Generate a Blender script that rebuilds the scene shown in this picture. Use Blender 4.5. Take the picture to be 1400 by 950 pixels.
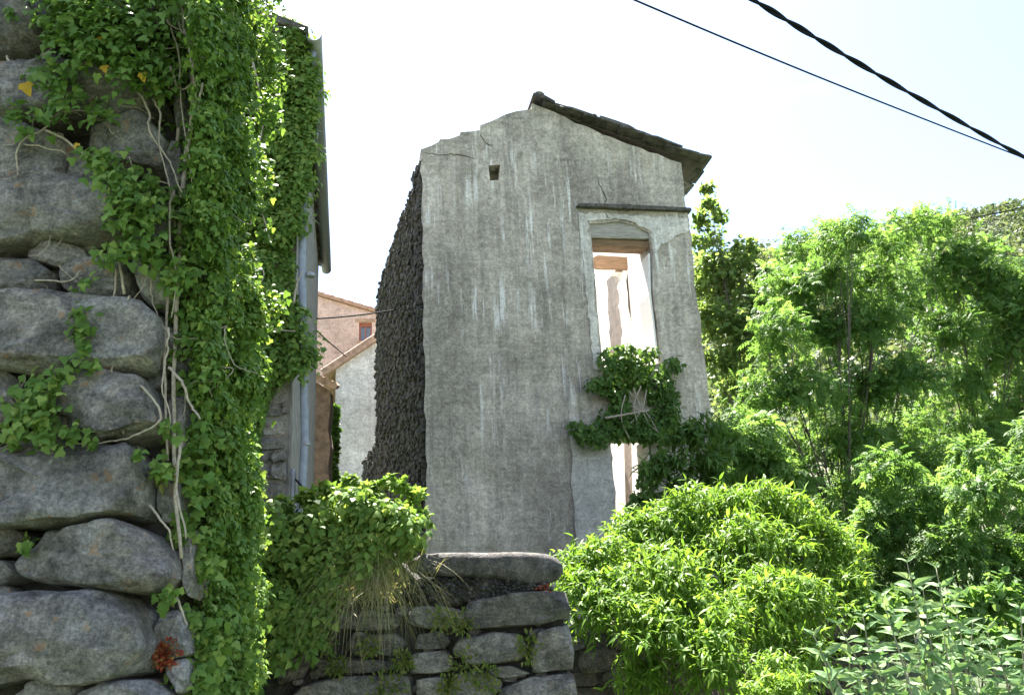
import bpy, bmesh, math, random
import numpy as np
from mathutils import Vector, Matrix
from mathutils.geometry import delaunay_2d_cdt

for o in list(bpy.data.objects): bpy.data.objects.remove(o)
S = bpy.context.scene
RNG = np.random.default_rng(7); random.seed(7)
rad = math.radians

# ------------------------------------------------------------------ camera
F = 1200.0; TH = math.atan(F/3900); RO = rad(2.6)
CAM = np.array([0, 0, 1.65])
fw = np.array([0, math.cos(TH), math.sin(TH)]); r0 = np.array([1., 0, 0]); u0 = np.array([0, -math.sin(TH), math.cos(TH)])
rt = r0*math.cos(RO)-u0*math.sin(RO); up = u0*math.cos(RO)+r0*math.sin(RO)
cd = bpy.data.cameras.new('camera'); cam = bpy.data.objects.new('camera', cd); S.collection.objects.link(cam)
cd.sensor_width = 36; cd.lens = F/1400*36; cd.clip_start = .05; cd.clip_end = 6000
M = Matrix((( rt[0], up[0], -fw[0], CAM[0]), (rt[1], up[1], -fw[1], CAM[1]), (rt[2], up[2], -fw[2], CAM[2]), (0, 0, 0, 1)))
cam.matrix_world = M; S.camera = cam

# ------------------------------------------------------------------ sun, sky, exposure
SUN_AZ = rad(16); SUN_EL = rad(64)          # azimuth to the left of straight ahead
sdir = Vector((-math.sin(SUN_AZ)*math.cos(SUN_EL), math.cos(SUN_AZ)*math.cos(SUN_EL), math.sin(SUN_EL)))
sl = bpy.data.lights.new('sun', 'SUN'); sl.energy = 4.6; sl.angle = rad(.6); sl.color = (1, .95, .87)
so = bpy.data.objects.new('sun', sl); S.collection.objects.link(so)
so.rotation_euler = sdir.to_track_quat('Z', 'Y').to_euler(); so.location = (0, 0, 40)
W = bpy.data.worlds.new('World'); S.world = W; W.use_nodes = True
nt = W.node_tree; nt.nodes.clear(); N = nt.nodes.new; L = nt.links.new
sky = N('ShaderNodeTexSky'); sky.sky_type = 'NISHITA'; sky.sun_disc = False; sky.sun_elevation = SUN_EL
sky.sun_rotation = -SUN_AZ; sky.dust_density = 1.2; sky.air_density = 1.0; sky.ozone_density = 1.0; sky.altitude = 400
tc = N('ShaderNodeTexCoord'); mp = N('ShaderNodeMapping'); mp.inputs['Scale'].default_value = (1, 1, 2.4); mp.inputs['Location'].default_value = (.35, .1, .2)
cn = N('ShaderNodeTexNoise'); cn.inputs['Scale'].default_value = 1.7; cn.inputs['Detail'].default_value = 7; cn.inputs['Roughness'].default_value = .55
cr = N('ShaderNodeValToRGB'); cr.color_ramp.elements[0].position = .44; cr.color_ramp.elements[1].position = .66
cr.color_ramp.elements[0].color = (0, 0, 0, 1)
mx = N('ShaderNodeMix'); mx.data_type = 'RGBA'; mx.inputs[7].default_value = (3.3, 3.3, 3.3, 1)
bg = N('ShaderNodeBackground'); bg.inputs['Strength'].default_value = .056; wo = N('ShaderNodeOutputWorld')
L(tc.outputs['Generated'], mp.inputs['Vector']); L(mp.outputs[0], cn.inputs['Vector']); L(cn.outputs['Fac'], cr.inputs['Fac'])
L(cr.outputs['Color'], mx.inputs[0]); L(sky.outputs[0], mx.inputs[6]); L(mx.outputs[2], bg.inputs['Color']); L(bg.outputs[0], wo.inputs['Surface'])
S.view_settings.view_transform = 'Standard'; S.view_settings.look = 'None'; S.view_settings.exposure = 2.95; S.view_settings.gamma = 1
S.render.engine = 'CYCLES'
try:
    S.cycles.use_denoising = True; S.cycles.denoiser = 'OPENIMAGEDENOISE'
except Exception: pass
S.cycles.max_bounces = 8; S.cycles.diffuse_bounces = 5; S.cycles.transmission_bounces = 5; S.cycles.transparent_max_bounces = 6
S.cycles.use_fast_gi = False

# ------------------------------------------------------------------ geometry of the view
def ray(x, y): return fw+rt*((x-700)/F)+up*((475-y)/F)
def atY(x, y, Y): d = ray(x, y); return CAM+d*(Y/d[1])
def onplane(x, y, p, n): d = ray(x, y); return CAM+d*(np.dot(p-CAM, n)/np.dot(d, n))
class Plane:                                # a vertical wall plane: origin, direction along the wall, outward normal
    def __init__(s, o, yaw, side=None):
        s.o = np.array(o, float); a = rad(yaw)
        s.d = np.array([math.cos(a), math.sin(a), 0]); s.n = np.array([math.sin(a), -math.cos(a), 0])
        if side: s.d, s.n = np.array([-math.sin(a), math.cos(a), 0]), np.array([-math.cos(a), -math.sin(a), 0])
    def uv(s, x, y, off=0):
        p = onplane(x, y, s.o+s.n*off, s.n); return np.array([np.dot(p-s.o, s.d), p[2]])
    def p(s, u, z, off=0): q = s.o+s.d*u+s.n*off; return np.array([q[0], q[1], z])
    def px(s, x, y, off=0): return s.p(*s.uv(x, y, off), off)

# ------------------------------------------------------------------ object helpers
COL = S.collection
def base(name, loc, label, cat, group=None, kind=None):
    o = bpy.data.objects.new(name, None); o.empty_display_size = .2; COL.objects.link(o); o.location = [float(v) for v in loc]
    return tag(o, label, cat, group, kind)
def tag(o, label=None, cat=None, group=None, kind=None):
    if label: o['label'] = label
    if cat: o['category'] = cat
    if group: o['group'] = group
    if kind: o['kind'] = kind
    return o
def origin(par):
    v = np.zeros(3)
    while par is not None: v += np.array(par.location); par = par.parent
    return v
def mk(name, verts, faces, mat, par=None, smooth=False, rnd=None, kind=None):
    v = np.asarray(verts, float).reshape(-1, 3)-origin(par)
    me = bpy.data.meshes.new(name)
    fa = np.asarray(faces) if not isinstance(faces, list) else None
    if fa is not None and fa.ndim == 2:
        n, k = fa.shape
        me.vertices.add(len(v)); me.vertices.foreach_set('co', v.astype(np.float32).ravel())
        me.loops.add(n*k); me.loops.foreach_set('vertex_index', fa.astype(np.int32).ravel())
        me.polygons.add(n); me.polygons.foreach_set('loop_start', np.arange(0, n*k, k, dtype=np.int32))
        me.polygons.foreach_set('loop_total', np.full(n, k, np.int32))
        me.update(calc_edges=True); me.validate()
    else:
        me.from_pydata(v.tolist(), [], [list(map(int, f)) for f in faces])
        bm = bmesh.new(); bm.from_mesh(me); bmesh.ops.recalc_face_normals(bm, faces=bm.faces); bm.to_mesh(me); bm.free()
    if rnd is not None:
        at = me.attributes.new('rnd', 'FLOAT', 'POINT'); at.data.foreach_set('value', np.asarray(rnd, np.float32))
    if smooth: me.polygons.foreach_set('use_smooth', np.ones(len(me.polygons), bool))
    me.materials.append(mat)
    o = bpy.data.objects.new(name, me); COL.objects.link(o)
    if par is not None: o.parent = par
    if kind: o['kind'] = kind
    return o
class MB:                                   # gathers primitives into one mesh
    def __init__(s): s.v = []; s.f = []; s.n = 0
    def add(s, v, f):
        s.v.extend([tuple(map(float, q)) for q in v]); s.f.extend([tuple(i+s.n for i in q) for q in f]); s.n += len(v); return s
    def hexa(s, a): return s.add(a, [(0,3,2,1),(4,5,6,7),(0,1,5,4),(1,2,6,5),(2,3,7,6),(3,0,4,7)])
    def box(s, c, ax, ay, az):              # centre and three half axes
        c, ax, ay, az = map(np.asarray, (c, ax, ay, az))
        return s.hexa([c-ax-ay-az, c+ax-ay-az, c+ax+ay-az, c-ax+ay-az, c-ax-ay+az, c+ax-ay+az, c+ax+ay+az, c-ax+ay+az])
    def slab(s, pl, u0, u1, z0, z1, o0, o1):
        return s.hexa([pl.p(u0,z0,o0), pl.p(u1,z0,o0), pl.p(u1,z0,o1), pl.p(u0,z0,o1), pl.p(u0,z1,o0), pl.p(u1,z1,o0), pl.p(u1,z1,o1), pl.p(u0,z1,o1)])
    def tube(s, pts, r, k=6, cap=True):
        pts = np.asarray(pts, float); n = len(pts); r = np.broadcast_to(np.asarray(r, float), (n,))
        t = np.gradient(pts, axis=0); t /= np.linalg.norm(t, axis=1)[:, None]+1e-9
        ref = np.array([0, 0, 1.]) if abs(t[0][2]) < .9 else np.array([0, 1., 0])
        a = np.cross(t[0], ref); a /= np.linalg.norm(a); V = []
        for i in range(n):
            a = a-t[i]*np.dot(a, t[i]); a /= np.linalg.norm(a)+1e-9; b = np.cross(t[i], a)
            for j in range(k):
                q = 2*math.pi*j/k; V.append(pts[i]+(a*math.cos(q)+b*math.sin(q))*r[i])
        f = [(i*k+j, i*k+(j+1)%k, (i+1)*k+(j+1)%k, (i+1)*k+j) for i in range(n-1) for j in range(k)]
        if cap: f += [tuple(range(k-1, -1, -1)), tuple((n-1)*k+j for j in range(k))]
        return s.add(V, f)
    def build(s, name, mat, par=None, smooth=False, kind=None): return mk(name, s.v, s.f, mat, par, smooth, kind=kind)
def spline(pts, n=6):
    p = np.asarray(pts, float)
    if len(p) < 3: return np.array([p[0]+(p[1]-p[0])*t for t in np.linspace(0, 1, n+1)])
    q = np.vstack([2*p[0]-p[1], p, 2*p[-1]-p[-2]]); out = []
    for i in range(1, len(q)-2):
        for t in np.linspace(0, 1, n, endpoint=False):
            out.append(.5*((2*q[i])+(q[i+1]-q[i-1])*t+(2*q[i-1]-5*q[i]+4*q[i+1]-q[i+2])*t*t+(-q[i-1]+3*q[i]-3*q[i+1]+q[i+2])*t**3))
    return np.array(out+[p[-1]])
def inpoly(P, poly):                        # vectorised point in polygon
    P = np.atleast_2d(P); poly = np.asarray(poly, float); c = np.zeros(len(P), bool); j = len(poly)-1
    for i in range(len(poly)):
        a, b = poly[i], poly[j]
        m = ((a[1] > P[:, 1]) != (b[1] > P[:, 1]))
        c ^= m & (P[:, 0] < (b[0]-a[0])*(P[:, 1]-a[1])/((b[1]-a[1]) if b[1] != a[1] else 1e-9)+a[0]); j = i
    return c
WV = RNG.normal(size=(14, 3)); WP = RNG.uniform(0, 6.28, 14)
def wob(p, sc=1.0, seed=0):                 # cheap smooth noise, about -1..1
    p = np.asarray(p, float)*sc; o = np.zeros(p.shape[:-1])
    for k in range(7):
        w = WV[(k+seed) % 14]*(1+.55*k); o = o+np.sin(p@w+WP[(k*3+seed) % 14]+seed*1.7)/(1+.45*k)
    return o/3.0
def ragged(poly, step, amp, keep=()):       # subdivide an outline and roughen it
    out = []; n = len(poly)
    for i in range(n):
        a, b = np.array(poly[i], float), np.array(poly[(i+1) % n], float); m = max(1, int(np.linalg.norm(b-a)/step))
        for k in range(m):
            q = a+(b-a)*k/m
            if i not in keep: q = q+RNG.normal(size=2)*amp*(0.35 if k == 0 else 1)
            out.append(q)
    return out

# ------------------------------------------------------------------ materials
def nodes(name):
    m = bpy.data.materials.new(name); m.use_nodes = True; t = m.node_tree; b = t.nodes['Principled BSDF']
    return m, t, b, t.nodes.new, t.links.new
def ramp(t, stops, fac):
    r = t.nodes.new('ShaderNodeValToRGB'); e = r.color_ramp.elements
    while len(e) < len(stops): e.new(.5)
    for i, (p, c) in enumerate(stops): e[i].position = p; e[i].color = (*(c if hasattr(c, '__len__') else (c, c, c)), 1)
    t.links.new(fac, r.inputs['Fac']); return r.outputs['Color']
def noise(t, vec, scale, detail=6, rough=.6, dist=0, sc=None):
    n = t.nodes.new('ShaderNodeTexNoise'); n.inputs['Scale'].default_value = scale; n.inputs['Detail'].default_value = detail
    n.inputs['Roughness'].default_value = rough; n.inputs['Distortion'].default_value = dist
    if sc:
        m = t.nodes.new('ShaderNodeMapping'); m.inputs['Scale'].default_value = sc; t.links.new(vec, m.inputs['Vector']); vec = m.outputs[0]
    t.links.new(vec, n.inputs['Vector']); return n.outputs['Fac']
def voro(t, vec, scale, feature='F1', rnd=1):
    n = t.nodes.new('ShaderNodeTexVoronoi'); n.inputs['Scale'].default_value = scale; n.feature = feature; n.inputs['Randomness'].default_value = rnd
    t.links.new(vec, n.inputs['Vector']); return n
def mix(t, fac, a, b, mode='MIX'):
    m = t.nodes.new('ShaderNodeMix'); m.data_type = 'RGBA'; m.blend_type = mode
    for s, v in ((0, fac), (6, a), (7, b)):
        if hasattr(v, 'is_linked'): t.links.new(v, m.inputs[s])
        else: m.inputs[s].default_value = v if s == 0 else ((*v, 1) if hasattr(v, '__len__') else (v, v, v, 1))
    return m.outputs[2]
def math_(t, op, a, b=0.):
    m = t.nodes.new('ShaderNodeMath'); m.operation = op
    for i, v in enumerate((a, b)):
        if hasattr(v, 'is_linked'): t.links.new(v, m.inputs[i])
        else: m.inputs[i].default_value = v
    return m.outputs[0]
def coords(t, kind='Object'): return t.nodes.new('ShaderNodeTexCoord').outputs[kind]
def worldpos(t): return t.nodes.new('ShaderNodeNewGeometry').outputs['Position']
def bump(t, b, h, strength, dist=.02, prev=None):
    n = t.nodes.new('ShaderNodeBump'); n.inputs['Strength'].default_value = strength; n.inputs['Distance'].default_value = dist
    t.links.new(h, n.inputs['Height'])
    if prev is not None: t.links.new(prev, n.inputs['Normal'])
    t.links.new(n.outputs[0], b.inputs['Normal']); return n.outputs[0]
def plain(name, col, rough=.7, metal=0., var=.15, scale=20, bmp=.2, dist=.005):
    m, t, b, N, L = nodes(name); p = worldpos(t); f = noise(t, p, scale)
    c = np.array(col); L(ramp(t, [(.3, tuple(c*(1-var))), (.7, tuple(np.minimum(c*(1+var), 1)))], f), b.inputs['Base Color'])
    b.inputs['Roughness'].default_value = rough; b.inputs['Metallic'].default_value = metal
    if bmp: bump(t, b, noise(t, p, scale*3), bmp, dist)
    return m
def stone_mat(name, dark, light, lichen=(.42, .41, .36), lich_amt=.5, orange=0., scale=1., band=1., moss=0.):
    m, t, b, N, L = nodes(name); p = worldpos(t); oi = N('ShaderNodeObjectInfo')
    n1 = noise(t, p, 5*scale, 10, .68, .4); n2 = noise(t, p, 38*scale, 8, .75); n3 = noise(t, p, 12*scale, 9, .7, .8, (.8, .8, 1.7*band))
    f = math_(t, 'ADD', math_(t, 'MULTIPLY', n1, .5), math_(t, 'ADD', math_(t, 'MULTIPLY', n2, .25), math_(t, 'MULTIPLY', n3, .25)))
    c = ramp(t, [(.40, dark), (.5, tuple((np.array(dark)+np.array(light))/2)), (.60, light)], f)
    c = mix(t, .8, c, ramp(t, [(.38, .45), (.5, 1.), (.62, 1.5)], noise(t, p, 85*scale, 6, .8)), 'MULTIPLY')
    lf = ramp(t, [(.53, 0.), (.62, 1.)], noise(t, p, 17*scale, 10, .8, .3))
    c = mix(t, math_(t, 'MULTIPLY', lf, lich_amt), c, lichen)
    if orange:
        of = ramp(t, [(.62, 0.), (.67, 1.)], noise(t, p, 17*scale, 5, .6, .3)); c = mix(t, math_(t, 'MULTIPLY', of, orange), c, (.33, .17, .07))
    if moss:
        mf = ramp(t, [(.55, 0.), (.68, 1.)], noise(t, p, 6*scale, 8, .7)); c = mix(t, math_(t, 'MULTIPLY', mf, moss), c, (.07, .085, .03))
    br = ramp(t, [(.45, 0.), (.62, 1.)], noise(t, p, 3.2*scale, 6, .6, .5)); c = mix(t, math_(t, 'MULTIPLY', br, .25), c, mix(t, 1., c, (1.25, .98, .72), 'MULTIPLY'))
    c = mix(t, .7, c, ramp(t, [(.36, .5), (.5, 1.), (.64, 1.45)], noise(t, p, 8*scale, 8, .7, 1.)), 'MULTIPLY')
    vr = math_(t, 'ADD', math_(t, 'MULTIPLY', oi.outputs['Random'], .6), .68)
    c = mix(t, 1., c, vr, 'MULTIPLY'); L(c, b.inputs['Base Color'])
    b.inputs['Roughness'].default_value = .88; b.inputs['Specular IOR Level'].default_value = .3
    k = bump(t, b, n3, .7, .035); k = bump(t, b, n2, .9, .016, k)
    vv = voro(t, p, 55*scale).outputs['Distance']; bump(t, b, vv, .25, .008, k)
    return m
def leaf_mat(name, a, c, tip, trans=.38, tcol=None, rough=.5, spec=.18, perobj=False, veins=False):
    m, t, b, N, L = nodes(name)
    if perobj: r = N('ShaderNodeObjectInfo').outputs['Random']
    else:
        at = N('ShaderNodeAttribute'); at.attribute_name = 'rnd'; r = at.outputs['Fac']
    col = ramp(t, [(0, a), (.55, c), (.93, tip), (.995, tip)], r)
    nv = noise(t, worldpos(t), 9, 3); col = mix(t, .45, col, ramp(t, [(.3, .62), (.7, 1.3)], nv), 'MULTIPLY')
    L(col, b.inputs['Base Color']); b.inputs['Roughness'].default_value = rough; b.inputs['Specular IOR Level'].default_value = spec
    tr = N('ShaderNodeBsdfTranslucent'); L(mix(t, 1., col, tcol or (1.6, 1.5, .85), 'MULTIPLY'), tr.inputs['Color'])
    ms = N('ShaderNodeMixShader'); ms.inputs[0].default_value = trans
    L(b.outputs[0], ms.inputs[1]); L(tr.outputs[0], ms.inputs[2]); L(ms.outputs[0], t.nodes['Material Output'].inputs['Surface'])
    return m

def render_mat(name, base_c=(.435, .392, .338), streak=1., light=(.61, .55, .48), dark=(.26, .232, .2), warm=.0, run=(.86, .85, .83)):
    m, t, b, N, L = nodes(name); p = worldpos(t)
    n1 = noise(t, p, .9, 9, .62, .3); n2 = noise(t, p, 13, 10, .8); n3 = noise(t, p, 26, 7, .85, .4); n4 = noise(t, p, 4, 8, .7, .5)
    hb = noise(t, p, 3.2, 6, .6, .6, (.35, .35, 4.5)); vb = noise(t, p, 2.2, 8, .7, .25, (2.0, 2.0, .14))
    f = math_(t, 'ADD', math_(t, 'MULTIPLY', n1, .22), math_(t, 'MULTIPLY', n2, .28))
    f = math_(t, 'ADD', f, math_(t, 'ADD', math_(t, 'MULTIPLY', n4, .22), math_(t, 'MULTIPLY', vb, .28)))
    c = ramp(t, [(.41, dark), (.5, base_c), (.59, light)], f)
    c = mix(t, .42, c, ramp(t, [(.38, .42), (.5, 1.), (.62, 1.5)], n3), 'MULTIPLY')
    c = mix(t, .45, c, ramp(t, [(.36, .55), (.5, 1.), (.64, 1.4)], noise(t, p, 7.5, 8, .72, 1.2)), 'MULTIPLY')
    c = mix(t, .2, c, ramp(t, [(.36, .6), (.5, 1.), (.64, 1.35)], hb), 'MULTIPLY')
    c = mix(t, .6, c, ramp(t, [(.36, .62), (.5, 1.), (.64, 1.32)], noise(t, p, .55, 6, .6, .4)), 'MULTIPLY')
    # lime runs: short white drips
    d1 = ramp(t, [(.55, 0.), (.62, 1.)], noise(t, p, 3.2, 5, .62, .12, (3.4, 3.4, .20)))
    d2 = ramp(t, [(.48, 0.), (.60, 1.)], noise(t, p, .8, 5, .65))
    d3 = ramp(t, [(.36, .15), (.55, 1.)], noise(t, p, 34, 6, .7))
    c = mix(t, math_(t, 'MULTIPLY', math_(t, 'MULTIPLY', d1, d2), math_(t, 'MULTIPLY', d3, .9*streak)), c, run)
    # black damp runs and brownish stains
    e1 = ramp(t, [(.55, 0.), (.68, 1.)], noise(t, p, 3.6, 6, .65, .15, (2.4, 2.4, .15)))
    c = mix(t, math_(t, 'MULTIPLY', e1, .5*streak), c, (.19, .18, .17))
    g1 = ramp(t, [(.56, 0.), (.70, 1.)], noise(t, p, 1.7, 6, .65, .3)); c = mix(t, math_(t, 'MULTIPLY', g1, .3+warm), c, (.38, .325, .25))
    sp = ramp(t, [(.60, 0.), (.68, 1.)], noise(t, p, 24, 5, .7)); c = mix(t, math_(t, 'MULTIPLY', sp, .5), c, tuple(min(1, q*1.35) for q in light))
    L(c, b.inputs['Base Color']); b.inputs['Roughness'].default_value = .93; b.inputs['Specular IOR Level'].default_value = .15
    k = bump(t, b, n2, .6, .04); k = bump(t, b, n3, .6, .012, k); bump(t, b, hb, .35, .03, k)
    return m
def wood_mat(name, a, c, scale=1.):
    m, t, b, N, L = nodes(name); p = worldpos(t)
    g = noise(t, p, 9*scale, 8, .7, .6, (.5, .5, 6)); L(ramp(t, [(.3, a), (.7, c)], g), b.inputs['Base Color'])
    b.inputs['Roughness'].default_value = .85; bump(t, b, g, .7, .02); return m

MT = {}
MT['bigstone'] = stone_mat('weathered_grey_boulder_stone', (.085, .082, .079), (.35, .342, .335), (.50, .48, .44), .4, .6, .9, 1.3)
MT['wallstone'] = stone_mat('grey_brown_schist', (.075, .071, .067), (.31, .297, .28), (.46, .45, .41), .38, .15, 1.1, 1.6, .45)
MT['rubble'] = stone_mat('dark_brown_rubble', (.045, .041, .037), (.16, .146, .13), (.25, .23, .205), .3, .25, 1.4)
MT['housestone'] = stone_mat('pale_house_rubble', (.12, .113, .104), (.38, .36, .33), (.5, .48, .44), .4, .2, 1.2)
MT['slate'] = stone_mat('mossy_roof_slab', (.035, .034, .033), (.16, .152, .14), (.22, .21, .15), .3, .1, 1.4, 1., .3)
MT['cap'] = stone_mat('coping_stone', (.05, .047, .045), (.19, .183, .175), (.36, .35, .33), .35, .1, 1.6, .4)
MT['mortar'] = plain('dark_joint_earth', (.05, .046, .04), .95, 0, .4, 14, .8, .03)
MT['houseplaster'] = plain('old_house_mortar', (.24, .225, .2), .95, 0, .35, 9, .8, .02)
MT['cement'] = render_mat('grey_cement_render')
MT['cement_light'] = render_mat('pale_cement_patch', (.60, .57, .53), .4, (.70, .67, .63), (.50, .475, .44))
MT['limeplaster'] = render_mat('stained_lime_plaster', (.64, .605, .555), .6, (.78, .745, .69), (.44, .415, .38))
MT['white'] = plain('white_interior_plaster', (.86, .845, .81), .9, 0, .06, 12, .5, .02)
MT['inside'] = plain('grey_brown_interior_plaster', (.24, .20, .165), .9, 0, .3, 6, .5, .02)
MT['wood'] = wood_mat('brown_timber', (.10, .055, .03), (.30, .19, .11))
MT['greywood'] = wood_mat('weathered_grey_timber', (.20, .185, .165), (.48, .45, .41))
MT['darkwood'] = wood_mat('dark_eave_timber', (.045, .035, .03), (.13, .10, .085))
MT['zinc'] = plain('dull_zinc', (.28, .29, .31), .5, .5, .2, 25, .1)
MT['pipe'] = plain('blue_grey_pipe', (.24, .27, .32), .5, .1, .2, 18, .1)
MT['cable'] = plain('black_cable_sheath', (.012, .013, .02), .9, 0, .2, 60, 0); MT['cable'].node_tree.nodes['Principled BSDF'].inputs['Specular IOR Level'].default_value = .1
MT['ivystem'] = plain('pale_ivy_stem', (.36, .31, .25), .85, 0, .35, 60, .6, .004)
MT['bark'] = plain('grey_brown_bark', (.10, .085, .07), .9, 0, .4, 25, .8, .01)
MT['pink'] = render_mat('salmon_render', (.62, .455, .39), .45, (.70, .53, .46), (.48, .35, .295), .0, (.74, .58, .52))
MT['whitewall'] = render_mat('patchy_white_render', (.78, .755, .72), .35, (.86, .84, .81), (.58, .55, .52), .0, (.85, .84, .82))
MT['redwall'] = plain('reddish_brown_rubble_wall', (.26, .17, .12), .95, 0, .4, 9, .9, .04)
MT['tile'] = plain('weathered_clay_tile', (.42, .27, .19), .9, 0, .35, 9, .4, .01)
MT['frame'] = plain('faded_red_window_frame', (.34, .13, .09), .6, 0, .1)
m, t, b, N, L = nodes('window_glass'); b.inputs['Base Color'].default_value = (.16, .2, .26, 1); b.inputs['Roughness'].default_value = .06; MT['glass'] = m
MT['ivy'] = leaf_mat('ivy_leaf', (.075, .15, .03), (.13, .23, .05), (.24, .33, .08), .36)
MT['ivyobj'] = leaf_mat('single_ivy_leaf', (.07, .15, .03), (.12, .23, .05), (.20, .31, .08), .36, perobj=True)
MT['yellow'] = leaf_mat('yellowed_ivy_leaf', (.45, .30, .03), (.5, .36, .04), (.5, .4, .06), .3, (1.2, 1.1, .6))
MT['shrub'] = leaf_mat('bright_shrub_leaf', (.08, .165, .024), (.135, .24, .038), (.19, .30, .06), .45)
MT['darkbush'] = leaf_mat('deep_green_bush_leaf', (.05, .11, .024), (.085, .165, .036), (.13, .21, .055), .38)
MT['ash'] = leaf_mat('fresh_green_tree_leaflet', (.07, .15, .042), (.115, .215, .062), (.17, .27, .09), .5)
MT['poplar'] = leaf_mat('blue_green_tree_leaf', (.085, .15, .05), (.13, .205, .07), (.18, .25, .09), .5)
MT['sage'] = leaf_mat('silvery_green_leaf', (.10, .19, .075), (.16, .26, .11), (.22, .31, .15), .32, (1.4, 1.35, .9), .55, perobj=True)
MT['fern'] = leaf_mat('small_fern_leaf', (.09, .15, .025), (.15, .21, .045), (.25, .26, .08), .35)
MT['drygrass'] = leaf_mat('dry_grass_blade', (.16, .21, .06), (.32, .31, .13), (.50, .44, .27), .3, (1.2, 1.15, .8))
MT['red'] = leaf_mat('red_stonecrop_leaf', (.20, .03, .02), (.30, .06, .03), (.30, .2, .06), .25, (1.3, 1, .8))
MT['wood_far'] = leaf_mat('hazed_hillside_foliage', (.075, .115, .06), (.11, .15, .08), (.16, .19, .11), .3)  # distance haze is put into this pale leaf colour; no hazy air is built
MT['sagestem'] = plain('pale_green_stem', (.25, .24, .16), .8, 0, .2, 40, .2)
m, t, b, N, L = nodes('grassy_earth'); p = worldpos(t)
c = ramp(t, [(.35, (.04, .035, .025)), (.5, (.04, .06, .02)), (.65, (.07, .09, .03))], noise(t, p, .6, 9, .7))
c2 = ramp(t, [(.40, (.04, .07, .025)), (.52, (.07, .10, .04)), (.66, (.14, .12, .08))], noise(t, p, .035, 10, .7))
L(mix(t, .55, c, c2), b.inputs['Base Color']); b.inputs['Roughness'].default_value = .95; bump(t, b, noise(t, p, 5, 8, .7), .8, .1); MT['ground'] = m

# ------------------------------------------------------------------ leaves: many copies of a small template joined in one mesh
def tmpl(rows, droop=.25, fold=.12):        # rows: (y, half width); a folded blade along +y
    V = []; Fc = []
    for y, w in rows:
        z = -droop*y*y; V += [(-w, y, z+fold*w*2), (0, y, z), (w, y, z+fold*w*2)]
    for i in range(len(rows)-1):
        a = i*3; b_ = a+3
        for k in (0, 1): Fc += [(a+k, a+k+1, b_+k+1), (a+k, b_+k+1, b_+k)]
    return np.array(V, float), np.array(Fc)
T_LEAF = (np.array([(0,0,0), (.24,.40,.06), (0,1,-.12), (-.24,.40,.06)]), np.array([(0,1,2), (0,2,3)]))
T_ROUND = (np.array([(0,0,0), (.42,.30,.08), (.30,.75,.0), (0,1,-.12), (-.30,.75,.0), (-.42,.30,.08)]), np.array([(0,1,2), (0,2,3), (0,3,4), (0,4,5)]))
T_LANCE = tmpl([(0, .02), (.3, .13), (.65, .10), (1, .005)], .35)
T_SAGE = tmpl([(0, .03), (.18, .12), (.42, .155), (.72, .085), (1, .004)], .38, .2)
iv = [(0,0,0), (.30,-.10,-.03), (.52,.22,-.10), (.30,.42,.0), (.26,.62,-.02), (0,1,-.16), (-.26,.62,-.02), (-.30,.42,.0), (-.52,.22,-.10), (-.30,-.10,-.03), (0,.38,.05)]
T_IVY = (np.array(iv, float), np.array([(10, i, (i+1) % 10) for i in range(10)]))
T_IVYS = (np.array([(0,0,0), (.44,.12,-.05), (.28,.55,0), (0,1,-.15), (-.28,.55,0), (-.44,.12,-.05), (0,.35,.05)], float), np.array([(6, i, (i+1) % 6) for i in range(6)]))
def pinnate(n=4, L_=.34, w=.24):
    V = []; Fc = []
    def lf(y, ang, l):
        c, s = math.cos(ang), math.sin(ang); b_ = len(V)
        for x_, y_, z_ in T_LEAF[0]:
            x_ *= 1.15; X = (x_*c+y_*s)*l; Yv = (-x_*s+y_*c)*l+y; V.append((X, Yv, z_*l-.30*Yv*Yv-.25*abs(X)))
        for f in T_LEAF[1]: Fc.append([b_+i for i in f])
    for i in range(n):
        y = .15+.65*i/(n-1)
        lf(y, 1.05, L_); lf(y, -1.05, L_)
    lf(.85, 0, L_*1.1)
    return np.array(V), np.array(Fc)
T_PIN = pinnate()
def norm(a): return a/(np.linalg.norm(a, axis=-1, keepdims=True)+1e-9)
def leaves(name, T, pos, axis, nrm, size, mat, par, kind='stuff', rshift=0.):
    V, Fc = T; pos = np.asarray(pos, float); n = len(pos)
    a = norm(np.asarray(axis, float)); nn = np.asarray(nrm, float); nn = norm(nn-a*np.sum(nn*a, 1)[:, None]); x = np.cross(a, nn)
    sz = np.broadcast_to(np.asarray(size, float), (n,))[:, None, None]
    P = pos[:, None]+sz*(V[None, :, 0, None]*x[:, None]+V[None, :, 1, None]*a[:, None]+V[None, :, 2, None]*nn[:, None])
    FF = (Fc[None]+(np.arange(n)*len(V))[:, None, None]).reshape(-1, 3)
    r = np.clip(np.repeat(RNG.beta(1.6, 1.9, n)+rshift+wob(pos, 1.6, 11)*.22, len(V)), 0, 1)
    return mk(name, P.reshape(-1, 3), FF, mat, par, False, r, kind)
def rv(n): return norm(RNG.normal(size=(n, 3)))
UP = np.array([0, 0, 1.])
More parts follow.
